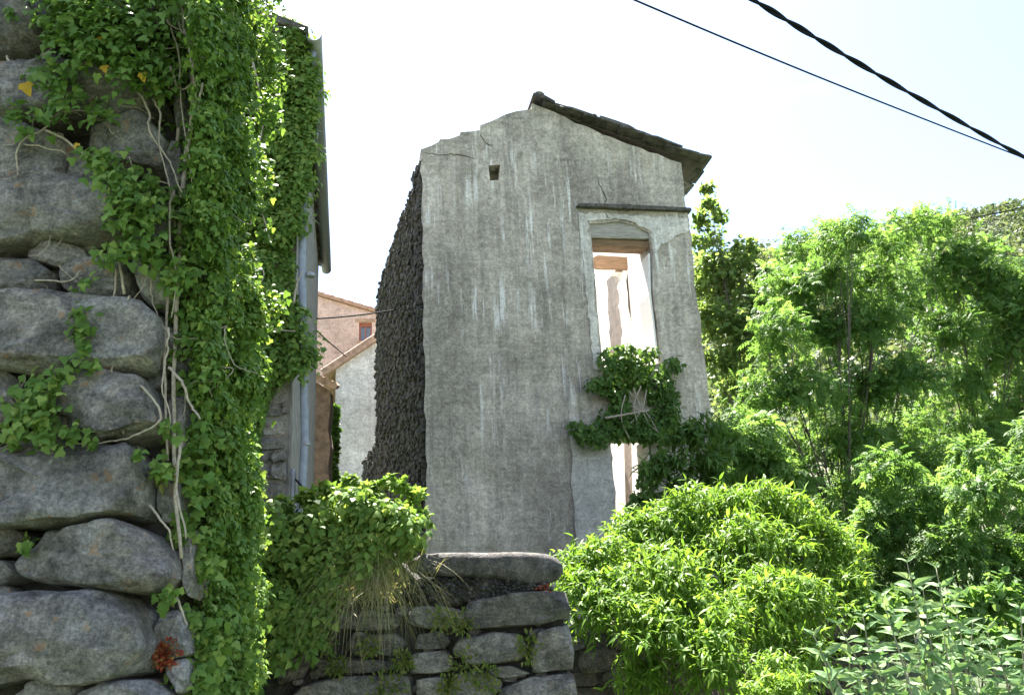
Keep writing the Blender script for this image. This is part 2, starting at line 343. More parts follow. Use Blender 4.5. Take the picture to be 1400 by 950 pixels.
def clump_leaves(clumps, per_m2, leaf, shoot=.3, droop=.5, upbias=.35, inner=.25, sub=.42):
    """clumps: (centre, radius). Returns leaf arrays: shoots stand out from sub-lobes on each clump, leaves along every shoot."""
    P, A, Nn, Z = [], [], [], []
    for c, r in clumps:
        c = np.asarray(c); ns = max(5, int(10*(1+r)))
        dirs = rv(ns); dirs[:, 2] = np.abs(dirs[:, 2])*.75+dirs[:, 2]*.25; dirs = norm(dirs+UP*.1)
        lobes = [(c+d*r*RNG.uniform(.45, .8), r*RNG.uniform(sub*.75, sub*1.25)) for d in dirs]
        for lc, lr in lobes:
            k = max(3, int(per_m2*lr*lr*4))
            d = rv(k); d = norm(d+UP*upbias); rr = lr*np.where(RNG.random(k) < inner, RNG.uniform(.2, .8, k), RNG.uniform(.8, 1.12, k))
            p0 = lc+d*rr[:, None]; g = norm(d+rv(k)*.5+UP*.15)
            m = 5
            for j in range(m):
                tt = j/(m-1); q = p0+g*(shoot*lr*2*tt)[:, None] if hasattr(tt, 'shape') else p0+g*(shoot*lr*tt)
                q = q-UP*(droop*shoot*lr*tt*tt)
                s = rv(k); ax = norm(g*.55+s*.8-UP*droop)
                P.append(q); A.append(ax); Nn.append(norm(d*.6+UP*.9+rv(k)*.55)); Z.append(leaf*RNG.uniform(.5, 1.3, k))
    return np.concatenate(P), np.concatenate(A), np.concatenate(Nn), np.concatenate(Z)

# ------------------------------------------------------------------ stones
def stone_geo(pl, poly, dep, off=0, nth=30, nph=13, rough=.035, k=.42, facets=0, seed=0):
    """rounded stone: outline poly in wall (u,z), half depth dep, centred off in front of the wall plane"""
    P = np.asarray(poly, float); c = P.mean(0); Q = []
    for i in range(nth):
        a = 2*math.pi*i/nth; dx, dz = math.cos(a), math.sin(a); best = 0
        for j in range(len(P)):
            p, q = P[j]-c, P[(j+1) % len(P)]-c; e = q-p; den = dx*e[1]-dz*e[0]
            if abs(den) < 1e-9: continue
            t = (p[0]*e[1]-p[1]*e[0])/den; s = (p[0]*dz-p[1]*dx)/den
            if t > 0 and -1e-6 <= s <= 1+1e-6: best = max(best, t)
        Q.append(best)
    Q = np.array(Q)
    if k > .2: Q = (np.roll(Q, 1)+2*Q+np.roll(Q, -1))/4
    Q *= 1.03
    V = []; sz = float(np.mean(Q))
    for j in range(1, nph):
        ph = math.pi*j/nph-math.pi/2; cs, sn = math.cos(ph), math.sin(ph); rr = abs(cs)**k; dd = math.copysign(abs(sn)**k, sn)
        for i in range(nth):
            a = 2*math.pi*i/nth; V.append((c[0]+math.cos(a)*Q[i]*rr, c[1]+math.sin(a)*Q[i]*rr, dd*dep))
    V += [(c[0], c[1], -dep), (c[0], c[1], dep)]; V = np.array(V)
    if facets:
        fr = np.random.default_rng(seed+500); ext = np.array([(P[:, 0].max()-P[:, 0].min())/2, (P[:, 1].max()-P[:, 1].min())/2, dep]); Q3 = (V-np.array([c[0], c[1], 0]))/ext
        for _ in range(facets):
            dn = fr.normal(size=3); dn[2] = abs(dn[2])*.9+.25; dn /= np.linalg.norm(dn); mm = Q3@dn; lim = mm.max()*fr.uniform(.80, .95); ex = np.clip(mm-lim, 0, None); Q3 -= dn*ex[:, None]*.93
        V = Q3*ext+np.array([c[0], c[1], 0])
    W3 = V*np.array([1, 1, 1.]); am = rough*min(1., sz*3.2)*1.0
    g0 = 1/max(sz*3, .25)
    dsp = wob(W3+seed*3.1, 4.5*g0, seed % 14)*am-np.abs(wob(W3+seed, 7*g0, (seed+5) % 14))*am*.9+wob(W3+seed, 20*g0, (seed+9) % 14)*am*.28+am*.3
    wr = np.clip(V[:, 2]/dep, -1, 1)
    V[:, 2] += dsp*1.3
    d2 = V[:, :2]-c; V[:, :2] += d2/(np.linalg.norm(d2, axis=1)[:, None]+1e-6)*(dsp*.8)[:, None]
    X = np.array([pl.p(u, z, w+off) for u, z, w in V])
    f = [(j*nth+i, j*nth+(i+1) % nth, (j+1)*nth+(i+1) % nth, (j+1)*nth+i) for j in range(nph-2) for i in range(nth)]
    n0 = (nph-1)*nth
    f += [(n0, (i+1) % nth, i) for i in range(nth)]+[(n0+1, (nph-2)*nth+i, (nph-2)*nth+(i+1) % nth) for i in range(nth)]
    return X, f
def sharp(o, a=28): o.data.set_sharp_from_angle(angle=rad(a)); return o
def px_poly(pl, pts, off=0): return [pl.uv(x, y, off) for x, y in pts]
def rough_box(pl, u0_, u1_, z0_, z1_, o0, o1, j=.012):      # a low-poly chamfered stone
    V = []; w, h = u1_-u0_, z1_-z0_
    for o, s in ((o0, 1.), (o0+(o1-o0)*.6, 1.), (o1, .74)):
        cu, cz = (u0_+u1_)/2, (z0_+z1_)/2
        ch = min(w, h)*.22; ax_, az_ = .5-ch/w, .5-ch/h; s = 1-(1-s)*min(w, h)/w if w > h else s
        for su, sz in ((-ax_,-.5), (ax_,-.5), (.5,-az_), (.5,az_), (ax_,.5), (-ax_,.5), (-.5,az_), (-.5,-az_)):
            V.append(pl.p(cu+su*w*s+RNG.normal()*j, cz+sz*h*(s if h >= w else 1-(1-s)*.6)+RNG.normal()*j, o+RNG.normal()*j*.8))
    f = [(a*8+i, a*8+(i+1) % 8, (a+1)*8+(i+1) % 8, (a+1)*8+i) for a in (0, 1) for i in range(8)]+[tuple(range(16, 24))]
    return V, f
def plate(name, pl, outer, holes, thick, mat, par, grid=.14, amp=.012, off=0., depths=None):
    """wall slab cut by holes; front face refined and slightly uneven; each hole as deep as asked (None: right through)"""
    depths = depths or [None]*len(holes); loops = [outer]+list(holes); pts = []; edges = []
    for lp in loops:
        b_ = len(pts); pts += [Vector((float(p[0]), float(p[1]))) for p in lp]; edges += [(b_+i, b_+(i+1) % len(lp)) for i in range(len(lp))]
    A = np.array(outer); lo, hi = A.min(0), A.max(0)
    gx, gz = np.meshgrid(np.arange(lo[0]+grid/2, hi[0], grid), np.arange(lo[1]+grid/2, hi[1], grid))
    G = np.stack([gx.ravel(), gz.ravel()], 1)+RNG.uniform(-.2, .2, (gx.size, 2))*grid
    ok = inpoly(G, outer)
    for h in holes: ok &= ~inpoly(G, h)
    pts += [Vector((float(x), float(y))) for x, y in G[ok]]
    vc, ec, fc, *_ = delaunay_2d_cdt(pts, edges, [], 0, 1e-6)
    vc = np.array([(v[0], v[1]) for v in vc]); cen = np.array([vc[list(f)].mean(0) for f in fc])
    ok = inpoly(cen, outer)
    for h in holes: ok &= ~inpoly(cen, h)
    fs = [f for f, k in zip(fc, ok) if k]
    q = np.column_stack([vc, np.zeros(len(vc))]); dz = wob(q, 1.6, 3)*amp+wob(q, 6, 6)*amp*.5
    V = [pl.p(u, z, off+d) for (u, z), d in zip(vc, dz)]; nv = len(V)
    V += [pl.p(u, z, off-thick) for u, z in vc]; Fc = [tuple(f) for f in fs]
    from collections import Counter
    cnt = Counter(); 
    for f in fs:
        for a, b_ in zip(f, f[1:]+f[:1]): cnt[(a, b_)] += 1
    blind = [(h, d) for h, d in zip(holes, depths) if d is not None]
    backf = list(fs); 
    side = [(a, b_) for (a, b_) in cnt if (b_, a) not in cnt]
    mid = {}
    def mv(i, d):
        if (i, d) not in mid: mid[(i, d)] = len(V); V.append(pl.p(vc[i][0], vc[i][1], off-d))
        return mid[(i, d)]
    hp = [(np.array(h), d) for h, d in zip(holes, depths)]
    for a, b_ in side:
        m_ = (vc[a]+vc[b_])/2; dd = None
        for h, d in hp:
            if d is None: continue
            if np.min(np.linalg.norm(h-vc[a], axis=1)) < 1e-4 and np.min(np.linalg.norm(h-vc[b_], axis=1)) < 1e-4: dd = d
        if dd is None: Fc.append((b_, a, a+nv, b_+nv))
        else: Fc.append((b_, a, mv(a, dd), mv(b_, dd)))
    for h, d in blind:                      # floor of blind holes
        n0 = len(V); V += [pl.p(u, z, off-d) for u, z in h]; Fc.append(tuple(range(n0, n0+len(h))))
    Fc += [tuple(i+nv for i in reversed(f)) for f in fs]
    for h, d in blind:                      # close the back behind blind holes
        n0 = len(V); V += [pl.p(u, z, off-thick) for u, z in h]; Fc.append(tuple(range(n0, n0+len(h))))
    return mk(name, V, Fc, mat, par)

# ================================================================== SETTING
def height(x, y):
    x = np.asarray(x, float); y = np.asarray(y, float); sm = lambda e0, e1, v: (lambda t: t*t*(3-2*t))(np.clip((v-e0)/(e1-e0), 0, 1))
    z = 1.0*sm(6, 12, y)+sm(11, 26, y)*(3.2*sm(3, -3, x))
    ridge = 40+81*sm(-120, 95, x)+17*sm(95, 230, x)
    t = np.clip((y-34)/266, 0, 1); z = z+np.where(y > 300, ridge*(1-.75*sm(300, 900, y)), ridge*t**1.35)
    z = z+sm(40, 120, y)*(wob(np.stack([x, y, 0*x], -1), .012, 2)*7+wob(np.stack([x, y, 0*x], -1), .05, 4)*2)
    z = z+sm(5, 9, y)*wob(np.stack([x, y, 0*x], -1), .5, 1)*.12
    return z
def grid(xs, ys, name, mat, kind='structure'):
    X, Y = np.meshgrid(xs, ys); Z = height(X, Y); nx, ny = len(xs), len(ys)
    i = np.arange(nx-1)[None]+np.arange(ny-1)[:, None]*nx
    Fq = np.stack([i, i+1, i+1+nx, i+nx], -1).reshape(-1, 4)
    return mk(name, np.stack([X, Y, Z], -1).reshape(-1, 3), Fq, mat, None, True, kind=kind)
gs = lambda a, b, n, p: a+(b-a)*np.linspace(0, 1, n)**p
xs = np.concatenate([-gs(0, 2500, 60, 2.6)[::-1][:-1], gs(0, 2500, 60, 2.6)])
grid(xs, np.concatenate([-gs(0, 600, 20, 2.4)[::-1][:-1], np.linspace(0, 40, 60)[:-1], gs(40, 300, 60, 1.2)[:-1], gs(300, 3000, 25, 1.8)]), 'ground', MT['ground'])

# far wooded hillside: one mass of foliage
def hillwood():
    P, A, Nn, Z = [], [], [], []
    for i in range(2600):
        Y = 90+215*RNG.random()**.8; X = (RNG.uniform(880, 1500)-700)/F*Y*1.04
        g = float(wob(np.array([X, Y, 0.]), .03, 9))
        if g < -.35 and RNG.random() < .6: continue
        z = float(height(X, Y)); r = RNG.uniform(1.4, 3.4)*(.7+.5*RNG.random()); k = 48
        d = rv(k); d[:, 2] = np.abs(d[:, 2])*.9-.1; d = norm(d); rr = r*RNG.uniform(.65, 1.12, k)
        P.append(np.array([X, Y, z+r*.75])+d*rr[:, None]*np.array([1, 1, 1.05])); A.append(rv(k)); Nn.append(norm(d+rv(k)*.5)); Z.append(r*RNG.uniform(.28, .46, k))
    o = leaves('hillside_wood', T_ROUND, np.concatenate(P), np.concatenate(A), np.concatenate(Nn), np.concatenate(Z), MT['wood_far'], None)
    tag(o, 'green scrubby woodland covering the far hillside beyond the trees', 'woodland', kind='stuff')
hillwood()

# ================================================================== VILLAGE HOUSES IN THE ALLEY
def prism_roof(pl, u0_, u1_, zl, zr, o0, o1, th):   # sloping slab between (u0,zl) and (u1,zr)
    return [pl.p(u0_, zl, o0), pl.p(u1_, zr, o0), pl.p(u1_, zr, o1), pl.p(u0_, zl, o1), pl.p(u0_, zl+th, o0), pl.p(u1_, zr+th, o0), pl.p(u1_, zr+th, o1), pl.p(u0_, zl+th, o1)]
# pink house
PK = Plane(atY(440, 420, 28), 6); a = PK.uv(424, 402); b2 = PK.uv(516, 429); c2 = PK.uv(640, 466)
pk = base('pink_house', PK.p(2, 4.), 'pale salmon pink rendered house with small window at the end of the alley', 'house')
w0, w1 = PK.uv(490.5, 466.5), PK.uv(508.5, 440.5)
win = [(w0[0], w0[1]), (w1[0], w0[1]), (w1[0], w1[1]), (w0[0], w1[1])]
slope = (b2[1]-a[1])/(b2[0]-a[0]); ul, ur = a[0]-2.2, c2[0]+1
plate('wall', PK, [(ul, 3), (ur, 3), (ur, a[1]+slope*(ur-a[0])), (ul, a[1]+slope*(ul-a[0]))], [win], .45, MT['pink'], pk, .5, .02, depths=[None])
MB().slab(PK, ul, ur, 3, b2[1]-1, -4, -3.6).build('rear_wall', MT['pink'], pk)
rf = MB().hexa(prism_roof(PK, ul-.1, ur+.1, a[1]+slope*(ul-.1-a[0])+.02, a[1]+slope*(ur+.1-a[0])+.02, .10, -4.2, .07)).build('roof', MT['tile'], pk)
nT = 26
for i in range(nT):                         # verge tiles, one by one
    u = ul+(ur-ul)*(i+.5)/nT; z = a[1]+slope*(u-a[0])+.11; mb = MB(); e = np.array([*(PK.d[:2]*1), slope]); e /= np.linalg.norm(e)
    mb.tube([PK.p(u, z, -.02)-e*.2, PK.p(u, z+.015, -.02)+e*.2], [.07, .085], 8); mb.build('verge_tile', MT['tile'], rf)
wn = base('window', PK.p((w0[0]+w1[0])/2, w0[1], -.12), None, None); wn.parent = pk; wn.location = Vector(wn.location)-pk.location
def wbox(u0_, u1_, z0_, z1_, o0, o1, nm, mt): return MB().slab(PK, u0_, u1_, z0_, z1_, o0, o1).build(nm, mt, wn)
fwid = .06; U0, Z0, U1, Z1 = w0[0], w0[1], w1[0], w1[1]
for q in ((U0, U0+fwid, Z0, Z1), (U1-fwid, U1, Z0, Z1), (U0+fwid, U1-fwid, Z0, Z0+fwid), (U0+fwid, U1-fwid, Z1-fwid*2, Z1), ((U0+U1)/2-.02, (U0+U1)/2+.02, Z0+fwid, Z1-fwid*2)): wbox(*q, -.20, -.12, 'frame', MT['frame'])
um = (U0+U1)/2
for (p0_, p1_) in ((U0+fwid, um-.02), (um+.02, U1-fwid)):
    zz = np.linspace(Z0+fwid, Z1-fwid*2, 3)
    for k in (0, 1): wbox(p0_, p1_, zz[k], zz[k+1]-.015, -.18, -.165, 'pane', MT['glass'])
MB().slab(PK, U0-.12, U1+.12, Z1+.003, Z1+.12, -.1, .025).build('lintel', MT['tile'], pk)
MB().slab(PK, U0-.06, U1+.06, Z0-.06, Z0-.003, -.1, .05).build('sill', MT['tile'], pk)

# white gabled house
WH = Plane(atY(485, 600, 20.5), 11)
vl, vr = WH.uv(459, 505), WH.uv(516, 467)
wh = base('white_house', WH.p(1.5, 2.), 'patchy whitewashed gable house with clay tiled verge beside the dark rubble wall', 'house')
sl_ = (vr[1]-vl[1])/(vr[0]-vl[0]); ue = vl[0]+4.2; ap = (vl[0]+ue)/2+1.2
zap = vl[1]+sl_*(ap-vl[0])
plate('wall', WH, [(vl[0], 1), (ue+2, 1), (ue+2, zap-sl_*(ue+2-ap)), (ap, zap), (vl[0], vl[1])], [], .5, MT['whitewall'], wh, .3, .03)
MB().slab(WH, vl[0]+.003, vl[0]+.45, 1, vl[1]-.05, -5, -.5).build('side_wall', MT['whitewall'], wh)
ov = .30
rf = MB().hexa(prism_roof(WH, vl[0]-ov, ap, vl[1]-sl_*ov, zap, .16, -5, .10)).hexa(prism_roof(WH, ap, ue+2.3, zap, zap-sl_*(ue+2.3-ap), .16, -5, .10)).build('roof', MT['tile'], wh)
for i in range(14):
    u = vl[0]-ov+(ap-vl[0]+ov)*(i+.5)/14; z = vl[1]+sl_*(u-vl[0])+.13; e = np.array([*WH.d[:2], sl_]); e /= np.linalg.norm(e)
    MB().tube([WH.p(u, z, .09)-e*.17, WH.p(u, z+.012, .09)+e*.17], [.085, .07], 8).build('verge_tile', MT['tile'], rf)

# reddish wall with tile coping
RW = Plane(atY(440, 600, 14.5), 4); q0, q1 = RW.uv(405, 505), RW.uv(452, 531)
rw = base('rubble_wall', RW.p((q0[0]+q1[0])/2, 1.8), 'narrow reddish brown rubble wall with small clay tile coping in the alley', 'wall')
plate('wall', RW, ragged([(q0[0], 1), (q1[0], 1), (q1[0], q1[1]-.05), (q0[0], q0[1]-.05)], .3, .02), [], .4, MT['redwall'], rw, .18, .05)
for i in range(9):
    f0 = (i+.5)/9; u = q0[0]+(q1[0]-q0[0]+.1)*f0; z = q0[1]+(q1[1]-q0[1])*f0
    MB().tube([RW.p(u, z+.10, -.3), RW.p(u, z, .13)], [.055, .07], 8).build('coping_tile', MT['tile'], rw)

# ================================================================== LEFT HOUSE under ivy
LH = Plane((-1.88, 7.2, 0), 11)             # u <= 0 runs to the left
lh = base('ivy_clad_house', LH.p(-3, 0), 'tall stone house at left with zinc gutter and ivy covered gable', 'house')
zE = 6.92; plate('gable_wall', LH, [(-6.4, 0), (0, 0), (0, zE), (-3.2, zE+1.15), (-6.4, zE)], [], .5, MT['houseplaster'], lh, .25, .02)
LS = Plane((-1.88, 7.2, 0), 11, side=True); LS.n = -LS.n    # right side wall, faces the alley
MB().slab(LS, .5, 5.3, 0, zE, -.5, 0.0).build('side_wall', MT['houseplaster'], lh)
def lhp(u, z, back): return LH.p(u, z, -back)
sl2 = 1.15/3.2
r1 = MB().hexa([lhp(-3.2, zE+1.2, -.28), lhp(.06, zE+1.2-sl2*3.32, -.28), lhp(.06, zE+1.2-sl2*3.32, 5.4), lhp(-3.2, zE+1.2, 5.4),
                lhp(-3.2, zE+1.28, -.28), lhp(.06, zE+1.28-sl2*3.32, -.28), lhp(.06, zE+1.28-sl2*3.32, 5.4), lhp(-3.2, zE+1.28, 5.4)])
r1.hexa([lhp(-6.7, zE-.03, -.28), lhp(-3.2, zE+1.2, -.28), lhp(-3.2, zE+1.2, 5.4), lhp(-6.7, zE-.03, 5.4), lhp(-6.7, zE+.05, -.28), lhp(-3.2, zE+1.28, -.28), lhp(-3.2, zE+1.28, 5.4), lhp(-6.7, zE+.05, 5.4)])
rfo = r1.build('roof', MT['slate'], lh)
for i in range(13):
    y0 = -.2+i*.43; MB().hexa([lhp(-.3, zE+.06, y0), lhp(.04, zE-.06, y0), lhp(.04, zE-.06, y0+.07), lhp(-.3, zE+.06, y0+.07), lhp(-.3, zE+.16, y0), lhp(.04, zE+.015, y0), lhp(.04, zE+.015, y0+.07), lhp(-.3, zE+.16, y0+.07)]).build('rafter', MT['darkwood'], rfo)
MB().hexa([lhp(-.28, zE+.03, -.26), lhp(-.20, zE+.0, -.26), lhp(-.2, zE+.0, 5.35), lhp(-.28, zE+.03, 5.35), lhp(-.28, zE+.12, -.26), lhp(-.2, zE+.09, -.26), lhp(-.2, zE+.09, 5.35), lhp(-.28, zE+.12, 5.35)]).build('wall_plate', MT['darkwood'], rfo)
# half-round gutter
def gutter(par):
    V, Fc = [], []; n = 14; k = 9
    for i in range(n):
        bk = -.27+5.7*i/(n-1); sag = .02*math.sin(i*1.3)-.02*i/n
        for rr in (.075, .068):
            for j in range(k):
                a_ = math.pi*j/(k-1); V.append(lhp(.112-math.cos(a_)*rr, zE+.02-math.sin(a_)*rr+sag, bk))
    for i in range(n-1):
        for s in (0, 1):
            o_ = i*2*k+s*k
            for j in range(k-1): Fc.append((o_+j, o_+j+1, o_+2*k+j+1, o_+2*k+j))
        for j in (0, k-1): Fc.append((i*2*k+j, i*2*k+k+j, (i+1)*2*k+k+j, (i+1)*2*k+j))
    for e in (0, n-1):
        for j in range(k-1): Fc.append((e*2*k+j, e*2*k+j+1, e*2*k+k+j+1, e*2*k+k+j))
    return mk('gutter', V, Fc, MT['zinc'], par, True)
gutter(lh)
pb, pt_ = LH.uv(410.5, 700, .07), LH.uv(414, 130, .07)
pth = [LH.p(pb[0]-.01, .2, .07), LH.p(pb[0], pb[1]-.3, .07), LH.p(pb[0]+.01, pb[1]+.25, .07), LH.p(pb[0]+.02, pb[1]+.6, .07), LH.p(pb[0]*.55+pt_[0]*.45, 4.5, .07), LH.p(pt_[0], 6.4, .07), LH.p(pt_[0]+.02, 6.62, .07), LH.p(.10, 6.86, .10)]
dp = MB().tube(pth, .034, 10).build('drainpipe', MT['pipe'], lh, True)
for z in (3.1, 4.6, 6.0): MB().tube([LH.p(pb[0]+.03, z-.015, .07), LH.p(pb[0]+.03, z+.015, .07)], .041, 10).build('pipe_collar', MT['zinc'], dp)
cb = LH.uv(401, 652, .05); MB().tube(spline([LH.p(cb[0]-.01, .5, .05), LH.p(cb[0]-.005, 2.2, .05), LH.p(cb[0], cb[1], .05), LH.p(cb[0]-.012, cb[1]+.02, .03)], 5), .022, 8).build('conduit', MT['zinc'], lh, True)
MB().tube(spline([LH.px(404, 655, .1), LH.px(414, 668, .12), LH.px(412, 690, .1), LH.px(404, 700, .08)], 5), .008, 5).build('cable_loop', MT['cable'], lh)
# masonry showing between pipe and ivy
z = LH.uv(380, 740)[1]; zt = LH.uv(380, 440)[1]; ua = LH.uv(335, 600)[0]
while z < zt:
    h = RNG.uniform(.09, .19); u = ua+RNG.uniform(0, .1)
    while u < -.04:
        w = min(RNG.uniform(.12, .38), -u-.0)
        if w > .05:
            V, f = rough_box(LH, u, u+w-.02, z, z+h*RNG.uniform(.8, .95), -.05, RNG.uniform(.015, .06), .012); mk('stone', V, f, MT['housestone'], lh)
        u += w
    z += h

# ================================================================== RUINED HOUSE
P0 = atY(583, 700, 12.5); P0[2] = 0
FA = Plane(P0, 11); SD = Plane(P0, 17, side=True)
rh = base('ruined_house', FA.p(2.2, 1.2), 'tall ruined house with grey cement gable, empty window and a remnant of slab roof', 'ruin')
fp = lambda pts, off=0: [tuple(FA.uv(x, y, off)) for x, y in pts]
top = fp([(576, 205), (600, 194), (601, 190), (628, 186), (630, 181), (656, 178), (657, 171), (672, 166), (690, 157), (706, 152), (726, 149), (727, 141), (800, 173), (850, 194), (900, 211), (931, 223)])
uR = FA.uv(938, 270)[0]
outer = [(-.05, .3)]+[(uR+.06, .3), (uR+.03, 3.5), (uR, 6.5), (uR-.02, 8.0)]+[top[-1]]+top[-2::-1]+[tuple(FA.uv(578, 350)), tuple(FA.uv(581, 500)), tuple(FA.uv(583, 700))]
nrag = len(outer); keep = set(range(0, 6)) | set(range(6, 9))
outer = ragged(outer, .16, .014, ())
win = ragged(fp([(806, 306), (845, 303), (868, 308), (887, 318), (892, 345), (893, 400), (899, 450), (905, 496), (862, 503), (824, 505), (820, 455), (814, 390), (809, 330)]), .12, .006)
door = ragged(fp([(831, 596), (889, 596), (897, 690), (905, 800), (847, 800), (842, 740), (836, 660)]), .15, .008)
hole = fp([(668, 226), (684, 225), (682, 246), (670, 247)])
def crack(pts, w):
    p = spline(fp(pts), 4); p = p+RNG.normal(size=p.shape)*.008; t_ = norm(np.gradient(p, axis=0)); n_ = np.stack([-t_[:, 1], t_[:, 0]], 1)
    ww = w*(.4+.9*np.sin(np.linspace(.15, 3.0, len(p))))[:, None]*RNG.uniform(.6, 1.2, (len(p), 1)); return [tuple(q) for q in p+n_*ww/2]+[tuple(q) for q in (p-n_*ww/2)[::-1]]
cr1 = crack([(817, 246), (823, 260), (828, 272), (827, 280)], .022)
cr3 = crack([(582, 209), (598, 212), (622, 211), (640, 214), (650, 218)], .02)
cr4 = crack([(657, 180), (659, 188), (668, 197), (676, 201)], .018)
cr5 = crack([(806, 408), (812, 409)], .02)
front = plate('front_wall', FA, outer, [win, door, hole, cr1, cr3, cr4], .55, MT['cement'], rh, .13, .016, depths=[None, None, .35, .05, .04, .04])
# lighter plaster band round the window and the smooth patch beside the door, a few millimetres proud
band_o = fp([(790, 291), (830, 293), (880, 296), (938, 299), (942, 316), (928, 321), (914, 333), (902, 336), (895, 347), (890, 318), (868, 305), (845, 300), (803, 303), (806, 330), (811, 390), (817, 455), (822, 506), (812, 506), (806, 450), (800, 390), (793, 330)])
plate('plaster_band', FA, ragged(band_o, .07, .014), [crack([(828, 292.5), (829, 296), (833, 299.5)], .02)], .015, MT['limeplaster'], rh, .12, .005, .024)
plate('cement_patch', FA, ragged(fp([(782, 606), (834, 604), (839, 660), (845, 740), (848, 800), (792, 800), (786, 720), (780, 660)]), .12, .012), [], .012, MT['cement_light'], rh, .14, .005, .022)
# string course: slabs
sc0, sc1 = FA.uv(788, 283.5), FA.uv(941, 289); us = np.array([sc0[0], sc0[0]+.93, uR+.05])
for i in range(2):
    zc = sc0[1]+(sc1[1]-sc0[1])*(i+.5)/2; V, f = rough_box(FA, us[i]+.002, us[i+1]-.002, zc-.03, zc+.03, -.1, .09+RNG.normal()*.008, .006); mk('string_course_slab', V, f, MT['slate'], rh)
# lintels of the window
l0, l1 = FA.uv(808, 324), FA.uv(889, 321)
X, f = stone_geo(FA, fp([(803, 303), (845, 300), (870, 305), (891, 318), (891, 325), (808, 323)]), .06, -.09, 44, 11, .008, .12, seed=3); mk('lintel_stone', X, f, MT['greywood'], rh, True)
V, f = rough_box(FA, l0[0]-.1, l1[0]+.08, l0[1]-.115, l0[1]-.005, -.24, -.08, .006); mk('lintel_beam', V, f, MT['wood'], rh)
V, f = rough_box(FA, l0[0]-.1, l1[0]+.08, l0[1]-.055, l0[1]+.03, -.5, -.27, .006); mk('lintel_beam', V, f, MT['wood'], rh)
# white plaster lining on the reveals
def lining(pts, off0, off1, nm, shift):
    mb = MB(); U = fp(pts)
    for (a, b_) in zip(U[:-1], U[1:]):
        mb.hexa([FA.p(a[0]+shift, a[1], off0), FA.p(b_[0]+shift, b_[1], off0), FA.p(b_[0]+shift, b_[1], off1), FA.p(a[0]+shift, a[1], off1), FA.p(a[0]+shift+.03, a[1], off0), FA.p(b_[0]+shift+.03, b_[1], off0), FA.p(b_[0]+shift+.03, b_[1], off1), FA.p(a[0]+shift+.03, a[1], off1)])
    return mb.build(nm, MT['white'], rh)
lining([(890.5, 345), (892, 400), (898, 450), (903, 494)], -.05, -.55, 'window_reveal', -.035)
lining([(888, 600), (896, 690), (903, 800)], -.05, -.55, 'door_reveal', -.035)
# interior face of the gable, side walls, partition with its doorways, rear wall
inn = ragged([(.35, .3), (uR-.4, .3), (uR-.4, 8.5), (2.2, 9.2), (1.9, 9.5), (.35, 8.6)], .3, .01)
plate('inner_plaster', FA, inn, [[(p[0]+(.0), p[1]) for p in win], door], .02, MT['white'], rh, .25, .01, -.556)
ot = lambda pts: [tuple(FA.uv(x, y, -2.0)) for x, y in pts]
d1 = ragged(ot([(829, 384), (843, 368), (852, 369), (855, 420), (862, 520), (836, 520)]), .12, .016)
d2 = ot([(852, 560), (871, 560), (876, 800), (858, 800)])
pu0, pu1 = FA.uv(800, 400, -2.)[0], uR-.45
plate('partition_wall', FA, ragged([(pu0-.35, .3), (pu1, .3), (pu1, 8.25), (pu0+.6, 8.35), (pu0-.1, 8.1), (pu0-.3, 6)], .25, .02), [d1, d2], .35, MT['white'], rh, .2, .02, -2.0)
a, b_ = FA.uv(811, 367, -1.95), FA.uv(867, 351, -1.95); V, f = rough_box(FA, a[0], b_[0], a[1], b_[1], -2.1, -1.94, .008); mk('timber_lintel', V, f, MT['wood'], rh)
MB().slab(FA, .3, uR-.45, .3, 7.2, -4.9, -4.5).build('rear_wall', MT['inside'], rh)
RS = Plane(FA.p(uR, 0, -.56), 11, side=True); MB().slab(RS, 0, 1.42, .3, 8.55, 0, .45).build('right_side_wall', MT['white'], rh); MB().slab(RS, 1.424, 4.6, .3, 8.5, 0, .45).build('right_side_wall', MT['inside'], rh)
# left side wall: dark rubble, broken at its far end
sp = [tuple(SD.uv(x, y)) for x, y in [(577, 222), (570, 242), (560, 272), (546, 308), (533, 350), (524, 378), (516.5, 405), (515.5, 500), (515.5, 608), (508, 618), (497, 632), (499, 640), (495, 652), (503, 662), (500, 690)]]
sp = [(u, z) for u, z in sp]; sp[0] = (.56, sp[0][1]-.1)
so_ = [(.56, .3)]+ragged(sp, .22, .03)[:-12]+[sp[-1], (sp[-1][0], .3)]
so_ = [(.56, .3)]+[tuple(p) for p in sp]+[(sp[-1][0], .3)]
so_ = ragged(so_, .25, .03, (0, len(so_)-1, len(so_)-2))
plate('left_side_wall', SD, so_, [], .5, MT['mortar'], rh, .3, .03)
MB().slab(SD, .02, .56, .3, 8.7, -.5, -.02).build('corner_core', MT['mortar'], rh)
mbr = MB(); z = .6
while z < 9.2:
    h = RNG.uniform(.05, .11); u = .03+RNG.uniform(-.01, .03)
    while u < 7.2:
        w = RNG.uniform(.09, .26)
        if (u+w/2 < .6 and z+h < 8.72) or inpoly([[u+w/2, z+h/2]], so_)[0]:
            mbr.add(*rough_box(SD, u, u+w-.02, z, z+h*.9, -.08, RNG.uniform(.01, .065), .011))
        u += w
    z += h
mbr.build('rubble_stones', MT['rubble'], rh, kind='stuff')
